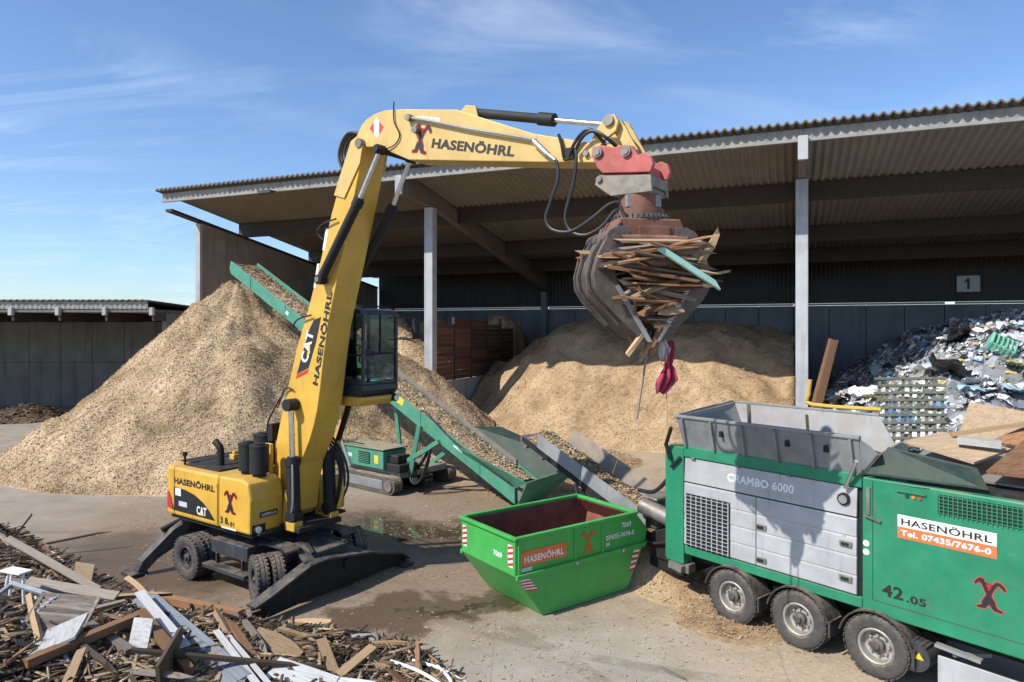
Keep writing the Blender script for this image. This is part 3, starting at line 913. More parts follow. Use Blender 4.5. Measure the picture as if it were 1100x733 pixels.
# --- undercarriage
c = MB()
c.prism([(-2.1, .62), (-1.7, .5), (1.7, .5), (2.1, .62), (2.1, 1.0), (1.5, 1.12), (-1.5, 1.12), (-2.1, 1.0)], -0.5, 0.5)
c.build('chassis', C_, ex, bevel=0.03)
c = MB(); c.cyl((0, 0, 1.12), (0, 0, 1.40), 0.78, n=36); c.build('slew_ring', K_, ex, smooth=True)
for xs_ in (-1.37, 1.37):
    c = MB(); c.beam((xs_, -.9, .52), (xs_, .9, .52), .26, .26); c.cyl((xs_, -.28, .52), (xs_, .28, .52), .24, n=16)
    c.build('axle', C_, ex, bevel=.02)
for xs_, st in ((-1.37, 0.0), (1.37, R(-24))):
    for sy in (-1, 1):
        for k in (0, 1):
            yy = (-.17 + .34 * k)
            px = xs_ - math.sin(st) * yy; py = sy * 1.19 + math.cos(st) * yy
            w = inst(ME_TY_E, 'wheel', ex, (px, py, .52), (0, 0, st + (0 if sy < 0 else math.pi)))
            inst(ME_RM_E, 'rim', w); inst(ME_HB_E, 'hub', w)
# side storage boxes and steps between the wheels
for sy in (-1, 1):
    b = MB(); b.box(-.72, .70, min(sy * .6, sy * 1.22), max(sy * .6, sy * 1.22), .72, 1.06); b.build('storage_box', C_, ex, bevel=.03)
    b = MB(); b.beam((-.8, sy * 1.28, .45), (.85, sy * 1.28, .45), .26, .10); b.beam((-.5, sy * 1.2, .48), (-.5, sy * 1.2, .75), .06, .06); b.beam((.5, sy * 1.2, .48), (.5, sy * 1.2, .75), .06, .06)
    b.build('step', C_, ex, bevel=.015)
# mudguards over the front wheels
    b = MB(); b.prism([(.80, 1.06), (.98, 1.12), (1.6, 1.13), (1.78, 1.05), (1.76, 1.09), (1.6, 1.17), (.98, 1.16), (.80, 1.10)], sy * .62, sy * 1.0)
    b.build('mudguard', C_, ex)
# rear outriggers
for sy in (-1, 1):
    b = MB()
    pr = [(0.32, 1.20), (0.95, 1.22), (1.30, 1.02), (1.95, .36), (2.05, .12), (1.86, .10), (1.62, .36), (1.02, .72), (0.32, .66)]
    vs = [(-2.06 - .36 * max(0, (a - .9)), sy * a, z) for a, z in pr]; n = len(pr)
    vs2 = [(x - .26, y, z) for x, y, z in vs]
    b.add(vs + vs2, [tuple(range(n)), tuple(range(n, 2 * n))[::-1]] + [(i, n + i, n + (i + 1) % n, (i + 1) % n) for i in range(n)])
    orr = b.build('outrigger', C_, ex, bevel=.02)
    b = MB(); b.box(-2.98, -2.42, sy * 2.0 - .2, sy * 2.0 + .2, .012, .10); b.build('pad', C_, orr, bevel=.02)
    b = MB(); b.cyl((-2.33, sy * .62, 1.28), (-2.48, sy * 1.45, 1.0), .07); b.build('hydraulic_cylinder', K_, orr, smooth=True)
# front blade with outriggers: deck plate and tapered shield
b = MB(); b.hull_quad((1.45, -.55, .98), (2.15, -.8, .84), (2.15, .95, .66), (1.45, .55, .94), .06); b.build('deck_plate', C_, ex, bevel=.012)
bl = [(-2.1, .10), (-2.16, .36), (-1.8, .46), (-.75, .82), (-.3, .84), (1.0, .64), (1.25, .56), (2.1, .32), (2.35, .12), (2.2, .06), (-.1, .10), (-1.95, .04)]
b = MB(); b.prism(bl, 2.16, 2.24, 'x')
bo = b.build('stabiliser_blade', K_, ex, bevel=.015)
# top flange of the blade
b = MB()
tp = bl[1:9]
for (a0, z0), (a1, z1) in zip(tp[:-1], tp[1:]):
    b.hull_quad((2.04, a0, z0 + .004), (2.36, a0, z0 + .004), (2.36, a1, z1 + .004), (2.04, a1, z1 + .004), .045)
b.build('blade_flange', C_, bo)
b = MB(); b.cyl((2.23, .35, .58), (2.30, .35, .58), .13, n=18); b.build('tow_eye', K_, bo, smooth=True)
for sy in (-1, 1):
    b = MB(); yc = 2.22 if sy > 0 else -2.0; b.box(1.95, 2.45, yc - .18, yc + .18, .012, .085); b.build('pad', C_, bo, bevel=.02)
    b = MB(); b.beam((1.55, sy * .42, .75), (2.15, sy * .8, .6), .14, .18); b.build('blade_strut', C_, ex, bevel=.02)
    b = MB(); b.cyl((1.6, sy * .3, 1.12), (2.1, sy * .5, 1.0), .05); b.build('hydraulic_cylinder', K_, ex, smooth=True)
# --- upper carriage
b = MB(); b.box(-2.3, 1.2, -1.25, 1.25, 1.40, 1.47); b.box(.2, 1.75, -.62, .62, 1.402, 1.52); b.build('platform', K_, ex, bevel=.02)
# counterweight with rounded tail
ctr = [(-2.02, -1.4), (-2.02, 1.4), (-2.32, 1.38), (-2.55, 1.22), (-2.70, .95), (-2.78, .5), (-2.80, 0), (-2.78, -.5), (-2.70, -.95), (-2.55, -1.22), (-2.32, -1.38)]
def loft(poly, zs):
    mb = MB(); n = len(poly); cxm = -1.2
    for z, k in zs:
        mb.V += [(cxm + (x - cxm) * k, y * k, z) for x, y in poly]
    for j in range(len(zs) - 1):
        mb.F += [(j * n + i, j * n + (i + 1) % n, (j + 1) * n + (i + 1) % n, (j + 1) * n + i) for i in range(n)]
    mb.F += [tuple(range(n))[::-1], tuple(range((len(zs) - 1) * n, len(zs) * n))]
    return mb
cw = MB()
cw.prism([(x, y) for x, y in ctr], 1.42, 2.62, 'z')
cw = cw.build('counterweight', Y_, ex, bevel=.07)
eh = MB(); eh.box(-2.01, -.14, -1.4, 1.4, 1.44, 2.62)
eh = eh.build('engine_housing', Y_, ex, bevel=.055)
sc_ = MB(); sc_.prism([(-.13, 1.44), (1.05, 1.44), (1.07, 2.2), (.98, 2.56), (.8, 2.64), (-.13, 2.62)], -1.4, -.52)
sc_ = sc_.build('side_compartment', Y_, ex, bevel=.05)
sl_ = MB(); sl_.box(-.13, 1.0, .55, 1.4, 1.48, 2.3); sl_.build('left_compartment', Y_, ex, bevel=.05)
b = MB(); b.box(-.12, .25, -.5, .53, 1.48, 2.4); b.build('boom_well', K_, ex)
for ya in (-.52, .44):
    b = MB(); b.prism([(.98, 1.5), (1.30, 1.5), (1.22, 2.0), (1.09, 2.3)], ya, ya + .10); b.build('boom_cheek', Y_, ex, bevel=.02)
b = MB(); b.box(-1.95, -.5, -1.15, 1.15, 2.625, 2.665); b.box(-2.6, -2.08, -.9, .9, 2.622, 2.65); b.build('engine_deck', K_, ex, bevel=.01)
b = MB(); b.tube([(-.16, -1.408, 1.5), (-.16, -1.408, 2.45)], .008, 4); b.build('panel_seam', K_, ex)
b = MB(); b.box(-2.3, 1.0, -1.30, -1.2, 1.34, 1.43); b.build('skirt', K_, ex)
# front of the side compartment: lamp and name plate
b = MB(); b.box(1.065, 1.085, -1.15, -.7, 1.78, 1.90); npl = b.build('name_plate', M['black_dec'], sc_)
lettering(npl, 'CATERPILLAR', (1.086, -1.12, 1.81), (0, .39, 0), (0, 0, .06), M['white_dec'], .003)
b = MB(); b.cyl((1.05, -1.22, 1.54), (1.12, -1.22, 1.54), .09, n=16); b.box(1.02, 1.06, -1.34, -1.0, 1.45, 1.64); hl = b.build('headlight', K_, sc_)
b = MB(); b.cyl((1.121, -1.22, 1.54), (1.13, -1.22, 1.54), .075, n=16); b.build('lens', M['lamp'], sc_)
# prints on the near side
ny = -1.4
lettering(eh, 'HASENÖHRL', (-1.99, ny, 2.22), (1.72, 0, 0), (0, 0, .185), M['black_dec'], bold=.042)
decal(eh, 'black_flash', poly((-2.0, 1.56), (-.26, 1.56), (-.48, 1.75), (-.75, 1.92), (-1.1, 2.05), (-1.5, 2.12), (-2.0, 2.14)), (0, ny, 0), (1, 0, 0), (0, 0, 1), M['black_dec'])
decal(cw, 'red_flash', poly((-2.29, 1.60), (-2.04, 1.58), (-2.12, 1.86), (-2.29, 2.05)), (0, ny, 0), (1, 0, 0), (0, 0, 1), M['red_dec'], .012)
decal(eh, 'white_sticker', UNIT, (-1.93, ny, 1.94), (.24, 0, 0), (0, 0, .18), M['white_dec'], .008)
decal(eh, 'grey_sticker', UNIT, (-1.78, ny, 1.70), (.36, 0, 0), (0, 0, .12), M['grey_dec'], .008)
lettering(eh, 'CAT', (-1.0, ny, 1.61), (.40, 0, 0), (0, 0, .20), M['white_dec'], .009, .03)
decal(eh, 'yellow_triangle', poly((-.90, 1.605), (-.70, 1.605), (-.80, 1.67)), (0, ny, 0), (1, 0, 0), (0, 0, 1), M['yellow_dec'], .012)
emblem(sc_, (.10, ny, 1.83), (.46, 0, 0), (0, 0, .50), M['black_dec'], M['red_dec'])
lettering(sc_, '3 8.', (-.05, ny, 1.55), (.34, 0, 0), (0, 0, .16), M['black_dec'], bold=.042)
lettering(sc_, '0', (.33, ny, 1.53), (.08, 0, 0), (0, 0, .11), M['black_dec'], bold=.042)
decal(sc_, 'numeral', poly((.35, 0), (.65, 0), (.65, 1), (.42, 1), (.05, .72), (.05, .55), (.35, .70)), (.43, ny, 1.53), (.08, 0, 0), (0, 0, .11), M['black_dec'], .005)
decal(sc_, 'white_sticker', UNIT, (.0, ny, 1.455), (.55, 0, 0), (0, 0, .035), M['white_dec'])
# air filters, exhaust, rails on the deck
for fx, fy, r_, h_ in ((.22, -.88, .205, .66), (.72, -.92, .215, .66), (.05, -.30, .25, .78)):
    b = MB(); z0 = 2.64
    b.cyl((fx, fy, z0), (fx, fy, z0 + .08), r_ * .7, n=20); b.cyl((fx, fy, z0 + .08), (fx, fy, z0 + h_), r_, n=24); b.cyl((fx, fy, z0 + h_), (fx, fy, z0 + h_ + .05), r_ * 1.04, n=24)
    b.cyl((fx, fy, z0 + h_ + .05), (fx, fy, z0 + h_ + .09), r_ * .6, n=20)
    b.build('air_filter', K_, ex, smooth=True)
b = MB(); b.tube([(-1.05, -.75, 2.6), (-1.05, -.75, 2.95), (-1.08, -.77, 3.12), (-1.22, -.8, 3.24)], .085, 14); b.build('exhaust_pipe', K_, ex, smooth=True)
b = MB(); b.cyl((-1.95, -1.15, 2.64), (-1.95, -1.15, 2.88), .03); b.cyl((-1.95, -1.15, 2.86), (-1.95, -1.15, 2.95), .06); b.build('antenna_stub', K_, ex, smooth=True)
b = MB(); b.box(-1.55, -1.35, -.2, .1, 2.665, 2.80); b.box(-1.5, -1.4, -.15, .05, 2.80, 2.88); b.build('filler_cap', Y_, ex, bevel=.02)
b = MB(); b.tube([(-.4, .9, 2.6), (-.4, .9, 3.25), (.9, .9, 3.25), (.9, .9, 2.3)], .022, 6, 1); b.tube([(-.4, .9, 2.95), (.9, .9, 2.95)], .018, 6); b.build('handrail', K_, ex)
b = MB(); b.box(.30, .55, -.50, -.40, 2.4, 3.3); b.build('valve_bracket', Y_, ex, bevel=.03)
# --- boom
boom_p = [(.45, 1.75), (.49, 2.4), (.50, 2.85), (.56, 3.3), (.68, 3.7), (.86, 4.23), (1.3, 5.5), (1.75, 6.53), (2.14, 7.53), (2.51, 8.56), (2.9, 9.49), (3.10, 9.92), (3.22, 10.08), (3.38, 10.1), (3.5, 9.98),
          (3.47, 9.7), (3.28, 9.04), (2.9, 7.77), (2.55, 6.65), (2.38, 6.08), (2.24, 5.35), (2.12, 4.62), (2.02, 4.15), (1.91, 3.81), (1.76, 3.46), (1.60, 3.18), (1.43, 2.9), (1.3, 2.4), (1.2, 1.75), (1.0, 1.58), (.65, 1.58)]
b = MB(); b.prism(boom_p, -.35, .35); boom = b.build('boom', Y_, ex, bevel=.018)
b = MB()
for s in (-1, 1):
    b.prism([(2.62, 8.95), (2.95, 8.85), (3.44, 9.55), (3.52, 9.9), (3.36, 10.14), (3.16, 10.06)], s * .355, s * .385)
b.build('boom_head_plate', M['yellow_old'], boom, bevel=.01)
b = MB(); b.cyl((.82, -.44, 1.85), (.82, .44, 1.85), .13, n=20); b.build('boom_pin', M['steel'], boom, smooth=True)
# boom prints
def on_boom(pts): return [Vector(p) for p in pts]
A = Vector((0.47, 0, 1.96)).normalized(); Bv = Vector((-A.z, 0, A.x))
lettering(boom, 'HASENÖHRL', (2.05, -.35, 4.72), A * 2.15, Bv * .21, M['black_dec'], bold=.042)
decal(boom, 'black_flash', poly((1.33, 4.97), (1.74, 5.12), (2.0, 5.72), (2.17, 6.28), (1.93, 6.22), (1.78, 6.02), (1.55, 5.5)), (0, -.35, 0), (1, 0, 0), (0, 0, 1), M['black_dec'])
decal(boom, 'red_flash', poly((1.30, 4.86), (1.70, 5.00), (1.75, 5.10), (1.335, 4.96)), (0, -.35, 0), (1, 0, 0), (0, 0, 1), M['red_dec'], .006)
lettering(boom, 'CAT', (1.70, -.35, 5.22), Vector((.24, 0, .72)), Bv * .25, M['white_dec'], .009, .03)
decal(boom, 'yellow_triangle', poly((1.68, 5.38), (1.80, 5.68), (1.80, 5.46)), (0, -.35, 0), (1, 0, 0), (0, 0, 1), M['yellow_dec'], .012)
decal(boom, 'white_strip', UNIT, (1.98, -.35, 6.93), A * .55, Bv * .07, M['white_dec'])
decal(boom, 'white_strip', UNIT, (2.30, -.35, 7.75), A * .5, Bv * .09, M['white_dec'])
# hoses and pipes along the boom
b = MB(); b.tube([(.44, -.2, 2.6), (.47, -.2, 3.3), (.78, -.2, 4.25), (1.22, -.2, 5.52), (1.67, -.2, 6.55), (2.06, -.2, 7.55), (2.43, -.2, 8.58), (2.8, -.2, 9.5)], .035, 8); b.build('hydraulic_pipe', K_, boom, smooth=True)
b = MB(); b.tube([(.44, .1, 2.6), (.47, .1, 3.3), (.78, .1, 4.25), (1.22, .1, 5.52), (1.67, .1, 6.55), (2.06, .1, 7.55), (2.43, .1, 8.58), (2.8, .1, 9.5)], .035, 8); b.build('hydraulic_pipe', K_, boom, smooth=True)
for k, yy in enumerate((-.24, -.12, .02, .16)):
    b = MB(); dz = .05 * k
    b.tube([(2.80, yy, 9.42), (2.63 - dz, yy, 9.80 + dz), (2.72 - dz, yy, 10.12 + dz), (2.95, yy, 10.30 + dz * .6), (3.26, yy, 10.24)], .034, 8, 6); b.build('hydraulic_hose', M['hose'], ex, smooth=True)
for z0 in (8.0, 5.9):
    t_ = (z0 - 5.5) / 3.06
    x_ = 1.3 + t_ * 1.21
    b = MB(); b.tube([(x_ - .05, -.36, z0), (x_ - .16, -.42, z0 + .18), (x_ + .05, -.44, z0 + .34), (x_ + .45, -.42, z0 + .42)], .02, 6, 5); b.build('hydraulic_hose', M['hose'], ex, smooth=True)
b = MB(); b.tube([(.62, -.36, 4.15), (.75, -.40, 4.25), (1.0, -.42, 4.62), (1.25, -.40, 4.60)], .02, 6, 5); b.build('hydraulic_hose', M['hose'], ex, smooth=True)
b = MB(); b.box(.35, .50, -.42, -.1, 3.35, 3.75); b.tube([(.36, -.38, 3.2), (.3, -.4, 3.7), (.55, -.4, 4.1), (.8, -.4, 4.4)], .02, 6, 4); b.build('valve_block', K_, ex)
# --- hydraulic cylinders
def ram(p_base, p_mid, p_top, rb, rr, name='hydraulic_cylinder', parent=ex):
    pb, pm, pt = map(Vector, (p_base, p_mid, p_top)); d = (pt - pb).normalized()
    mb = MB(); mb.cyl(pb, pm, rb, n=18); mb.cyl(pm - d * .16, pm, rb * 1.18, n=18); mb.cyl(pm, pm + d * .04, rb * .85, n=18)
    mb.cyl(pb - Vector((0, rb * .9, 0)), pb + Vector((0, rb * .9, 0)), rb * 1.05, n=16)
    o = mb.build(name, K_, parent, smooth=True)
    mr = MB(); mr.cyl(pm, pt, rr, n=14); mr.build('piston_rod', M['chrome'], o, smooth=True)
    me_ = MB(); me_.cyl(pt - Vector((0, rb * .9, 0)), pt + Vector((0, rb * .9, 0)), rb * .95, n=16); me_.build('rod_eye', K_, o, smooth=True)
    return o
for sy in (-1, 1):
    ram((1.45, sy * .52, 1.72), (1.39, sy * .52, 3.05), (1.33, sy * .52, 4.27), .15, .065)
    ram((2.33, sy * .50, 7.10), (3.55, sy * .50, 8.74), (4.12, sy * .46, 9.72), .105, .05)
    b = MB(); b.tube([(1.56, sy * .66, 2.95), (1.60, sy * .68, 2.6), (1.58, sy * .67, 2.0), (1.4, sy * .6, 1.75)], .022, 6, 4); b.build('hydraulic_pipe', M['guard'], ex, smooth=True)
    b = MB(); b.box(1.28, 1.62, sy * .40, sy * .66, 1.42, 1.64); b.build('cylinder_foot', Y_, ex, bevel=.03)
b = MB(); b.cyl((2.33, -.62, 7.10), (2.33, .62, 7.10), .06, n=14); b.build('cylinder_pin', M['steel'], boom, smooth=True)
b = MB(); b.cyl((1.33, -.64, 4.27), (1.33, .64, 4.27), .075, n=14); b.build('cylinder_pin', M['steel'], boom, smooth=True)
# --- stick
YO = M['yellow_old']
stick_p = [(3.25, 10.18), (3.40, 10.38), (3.56, 10.49), (3.8, 10.56), (4.09, 10.58), (4.62, 10.51), (6.02, 10.25), (6.31, 10.12), (7.78, 9.50), (8.96, 9.15), (9.12, 9.10), (9.24, 9.0), (9.22, 8.86), (9.08, 8.80), (7.78, 8.99), (4.77, 9.45), (4.44, 9.60), (3.93, 9.84), (3.5, 9.90), (3.3, 10.0)]
b = MB(); b.prism(stick_p, -.30, .30); stick = b.build('stick', YO, ex, bevel=.018)
b = MB(); b.cyl((3.42, -.42, 9.98), (3.42, .42, 9.98), .1, n=18); b.build('stick_pin', M['steel'], stick, smooth=True)
b = MB(); b.cyl((4.12, -.6, 9.72), (4.12, .6, 9.72), .075, n=14); b.build('cylinder_pin', K_, stick, smooth=True)
As = Vector((1.98, 0, -.46)).normalized(); Bs = Vector((-As.z, 0, As.x))
lettering(stick, 'HASENÖHRL', Vector((5.38, -.30, 9.60)), As * 2.03, Bs * .23, M['black_dec'], bold=.042)
emblem(stick, Vector((4.82, -.30, 9.60)), As * .46, Bs * .58, M['black_dec'], M['red_dec'])
decal(stick, 'white_diamond', poly((3.66, 10.27), (3.87, 10.03), (4.06, 10.24), (3.86, 10.48)), (0, -.30, 0), (1, 0, 0), (0, 0, 1), M['white_dec'], .004)
decal(stick, 'red_bars', ([(3.66, 10.27), (3.78, 10.13), (3.78, 10.39), (3.94, 10.10), (4.06, 10.24), (3.94, 10.38)], [(0, 1, 2), (3, 4, 5)]), (0, -.30, 0), (1, 0, 0), (0, 0, 1), M['red_dec'], .007)
decal(stick, 'white_strip', UNIT, Vector((4.98, -.30, 10.20)), As * .62, Bs * .10, M['white_dec'], .004)
lettering(stick, 'ZEPPELIN', Vector((5.02, -.30, 10.215)), As * .5, Bs * .06, M['grey_dec'], .008)
b = MB(); b.tube([(4.84, -.36, 10.28), (5.67, -.37, 10.03), (6.43, -.37, 9.78), (7.72, -.37, 9.40), (7.90, -.38, 9.30)], .028, 8); pp = b.build('hydraulic_pipe', M['guard'], stick, smooth=True)
b = MB(); b.cyl((7.85, -.38, 9.33), (8.15, -.40, 9.05), .055, n=12); b.cyl((8.1, -.40, 9.09), (8.3, -.40, 8.93), .04, n=12); b.build('hose_coupling', M['chrome'], stick, smooth=True)
for fx, fz in ((4.84, 10.28), (5.02, 10.0)):
    b = MB(); b.cyl((fx, -.42, fz), (fx, -.30, fz), .072, n=14); b.build('pipe_fitting', M['steel'], stick, smooth=True)
b = MB(); b.tube([(4.38, -.32, 10.7), (4.40, -.34, 10.3), (4.55, -.33, 9.98), (4.40, -.33, 9.80), (4.15, -.35, 9.75)], .014, 6, 6); b.build('cable', M['hose'], stick, smooth=True)
# tilt cylinder on top of the stick and its linkage
b = MB(); b.prism([(5.92, 10.22), (6.12, 10.36), (6.36, 10.30), (6.42, 10.05), (6.2, 10.0)], -.14, -.09); b.prism([(5.92, 10.22), (6.12, 10.36), (6.36, 10.30), (6.42, 10.05), (6.2, 10.0)], .09, .14); b.build('cylinder_lug', YO, stick, bevel=.01)
ram((6.24, 0, 10.22), (8.0, 0, 9.78), (9.22, 0, 9.48), .09, .045)
b = MB(); b.cyl((7.72, 0, 9.85), (8.04, 0, 9.77), .12, n=18); b.build('cylinder_collar', K_, ex, smooth=True)
lev = [(8.78, 8.96), (8.98, 9.25), (9.12, 9.46), (9.24, 9.58), (9.38, 9.56), (9.45, 9.43), (9.40, 9.28), (9.20, 9.16), (8.95, 8.90)]
for s in (-1, 1):
    b = MB(); b.prism(lev, s * .31, s * .24); b.build('tilt_lever', YO, ex, bevel=.012)
    b = MB(); b.prism([(9.24, 9.52), (9.36, 9.56), (9.52, 9.36), (9.60, 9.2), (9.74, 8.95), (9.66, 8.82), (9.54, 8.88), (9.44, 9.12), (9.26, 9.36)], s * .20, s * .13); b.build('tilt_link', YO, ex, bevel=.012)
b = MB(); b.cyl((9.28, -.36, 9.47), (9.28, .36, 9.47), .095, n=18); b.cyl((8.86, -.36, 8.98), (8.86, .36, 8.98), .05, n=14); b.build('linkage_pin', M['steel'], ex, smooth=True)
# --- quick coupler
cp = [(9.02, 9.06), (9.22, 9.05), (9.40, 8.99), (9.60, 9.0), (9.74, 8.97), (9.84, 8.80), (9.94, 8.83), (10.06, 8.76), (10.10, 8.62), (10.04, 8.50), (9.20, 8.59), (9.10, 8.70), (9.0, 8.92)]
cpl = None
b = MB()
for s in (-1, 1): b.prism(cp, s * .40, s * .31)
b.box(9.2, 9.95, -.31, .31, 8.52, 8.66)
cpl = b.build('quick_coupler', M['red'], ex, bevel=.015)
b = MB()
for px, pz in ((9.13, 8.94), (9.64, 8.88)):
    b.cyl((px, -.45, pz), (px, .45, pz), .085, n=18); b.cyl((px, -.47, pz), (px, -.42, pz), .055, n=12)
b.build('coupler_pin', M['steel'], cpl, smooth=True)
ad = [(9.06, 8.50), (9.12, 8.58), (9.22, 8.56), (9.5, 8.53), (10.04, 8.48), (10.06, 8.20), (9.34, 8.20), (9.24, 8.27), (9.04, 8.42)]
b = MB()
for s in (-1, 1):
    b.prism(ad, s * .36, s * .30)
b.box(9.36, 10.0, -.30, .30, 8.19, 8.30); b.box(9.95, 10.05, -.30, .30, 8.30, 8.46); b.box(9.3, 10.0, -.28, .28, 8.40, 8.50)
adp = b.build('coupler_adapter', M['adapter'], ex, bevel=.012)
b = MB(); b.cyl((9.13, -.40, 8.50), (9.13, .40, 8.50), .05, n=12); b.build('coupler_pin', M['steel'], adp, smooth=True)
# --- hoses to the grab
for pts in ([(8.32, -.40, 8.92), (8.36, -.42, 8.6), (8.22, -.44, 8.2), (8.14, -.46, 7.92), (8.28, -.46, 7.72), (8.62, -.46, 7.66), (8.98, -.44, 7.82), (9.30, -.36, 8.06), (9.46, -.30, 8.1)],
            [(8.70, -.40, 9.05), (8.72, -.42, 8.86), (8.66, -.42, 8.46), (8.52, -.44, 7.95), (8.62, -.44, 7.68), (8.90, -.44, 7.58), (9.2, -.42, 7.70), (9.38, -.36, 7.92), (9.46, -.3, 7.98)],
            [(8.70, -.40, 9.05), (8.86, -.44, 9.24), (9.06, -.44, 9.30), (9.28, -.40, 9.16), (9.36, -.2, 9.05)],
            [(8.55, -.35, 8.95), (8.62, -.38, 9.10), (8.80, -.40, 9.3), (9.0, -.40, 9.34), (9.2, -.3, 9.1)]):
    b = MB(); b.tube(pts, .030, 8, 6); b.build('hydraulic_hose', M['hose'], ex, smooth=True)
b = MB(); b.box(8.42, 8.62, -.36, -.30, 8.92, 9.12); b.tube([(8.34, -.36, 9.38), (8.40, -.36, 9.2), (8.44, -.36, 8.98)], .03, 6, 3); b.build('hose_clamp', K_, stick)
# --- raised cab
cab = MB()
x0, x1, y0, y1, z0, z1 = 1.05, 2.60, .52, 1.66, 4.42, 6.50
cab.prism([(x0, z0), (x1 - .12, z0), (x1, z0 + .14), (x1, z0 + .28), (x0, z0 + .28)], y0, y1)            # floor pan
cab.prism([(x0, z1 - .13), (x1 - .06, z1 - .15), (x1 - .10, z1 - .04), (x1 - .3, z1), (x0 + .1, z1), (x0, z1 - .05)], y0, y1)   # roof
for (xa, xb) in ((x0, x0 + .11), (x0 + .50, x0 + .60), (x1 - .09, x1)):
    for (ya, yb) in ((y0, y0 + .07), (y1 - .07, y1)):
        cab.box(xa, xb, ya, yb, z0 + .28, z1 - .14)
cab.box(x0, x0 + .06, y0 + .07, y1 - .07, z0 + .28, z0 + 1.0)
cab.box(x0 + .11, x0 + .5, y0 + .01, y0 + .06, z0 + .28, z0 + .95)
cab.box(x0 + .6, x1 - .09, y0 + .02, y0 + .06, z0 + .28, z0 + .42)
cab.box(x1 - .07, x1 - .02, y0 + .07, y1 - .07, z0 + .28, z0 + .36)
cab_o = cab.build('cab', mat('cab_navy', (0.016, 0.024, 0.036), 0.3, 0, 0.2, 2, 0.12), ex, bevel=.02)
def pane(x0_, x1_, y0_, y1_, z0_, z1_):
    q = MB(); q.box(x0_, x1_, y0_, y1_, z0_, z1_); q.build('window_pane', M['glass'], cab_o)
pane(x0 + .61, x1 - .10, y0 + .025, y0 + .04, z0 + .43, z1 - .15)
pane(x0 + .12, x0 + .49, y0 + .025, y0 + .04, z0 + .96, z1 - .15)
pane(x1 - .05, x1 - .035, y0 + .08, y1 - .08, z0 + .43, z1 - .17)
pane(x0 + .61, x1 - .10, y1 - .04, y1 - .025, z0 + .3, z1 - .15)
pane(x0 + .02, x0 + .035, y0 + .08, y1 - .08, z0 + 1.01, z1 - .15)
b = MB(); b.box(x1 - .06, x1 - .02, y0 + .55, y0 + .585, z0 + 1.0, z1 - .15); b.box(x1 - .06, x1 - .02, y0 + .07, y1 - .07, z0 + .98, z0 + 1.03); b.box(x0 + .61, x1 - .09, y0 + .015, y0 + .05, z0 + .95, z0 + 1.0); b.build('window_bar', K_, cab_o)
b = MB(); b.box(x0 + .35, x0 + .85, y0 + .28, y1 - .25, z0 + .45, z0 + .62); b.prism([(x0 + .28, z0 + .55), (x0 + .42, z0 + .55), (x0 + .30, z0 + 1.35), (x0 + .18, z0 + 1.35)], y0 + .28, y1 - .25); b.build('seat', K_, cab_o, bevel=.04)
b = MB(); b.box(x0 + .5, x0 + 1.0, y0 + .12, y0 + .25, z0 + .6, z0 + .72); b.cyl((x0 + .95, y0 + .2, z0 + .7), (x0 + .98, y0 + .2, z0 + .9), .025); b.box(x1 - .42, x1 - .3, y0 + .35, y0 + .65, z0 + .85, z0 + 1.05); b.cyl((x1 - .35, y0 + .5, z0 + .25), (x1 - .4, y0 + .5, z0 + .85), .04); b.build('console', M['chassis'], cab_o)
b = MB(); b.tube([(x1 - .46 + .17 * math.cos(t) * .5, y0 + .5 + .19 * math.sin(t), z0 + .92 + .17 * math.cos(t)) for t in [i * math.pi / 6 for i in range(13)]], .016, 6, 1); b.build('steering_wheel', K_, cab_o)
b = MB(); b.prism([(.9, 4.16), (2.4, 4.2), (2.58, 4.34), (2.56, 4.42), (.9, 4.42)], y0 + .02, y1 - .02); b.build('cab_base', Y_, ex, bevel=.03)
b = MB(); b.cyl((2.46, y1 - .1, 4.36), (2.64, y1 - .1, 4.34), .095, n=16); hl = b.build('headlight', K_, cab_o, smooth=True)
b = MB(); b.cyl((2.641, y1 - .1, 4.34), (2.65, y1 - .1, 4.34), .075, n=16); b.build('lens', M['lamp'], hl)
b = MB(); b.tube([(x1 - .03, y1 - .3, 6.28), (x1 + .12, y1 + .2, 6.30), (x1 + .14, y1 + .42, 6.28)], .016, 6, 1); b.tube([(x1 - .02, y1 - .3, 5.76), (x1 + .12, y1 + .2, 5.76), (x1 + .14, y1 + .42, 5.78)], .016, 6, 1)
b.box(x1 + .09, x1 + .19, y1 + .40, y1 + .58, 5.76, 6.28); b.build('mirror', K_, cab_o, bevel=.02)
b = MB(); b.cyl((2.05, y0 + .2, 6.5), (2.05, y0 + .2, 6.56), .07, n=12); b.cyl((2.05, y0 + .2, 6.56), (2.05, y0 + .2, 6.74), .055, .04, n=12); b.build('beacon', M['amber'], cab_o, smooth=True)
b = MB(); b.tube([(2.5, y0 + .02, 6.49), (2.52, y0 + .6, 6.55), (2.5, y1 - .02, 6.49)], .018, 6, 3); b.build('roof_rail', K_, cab_o)
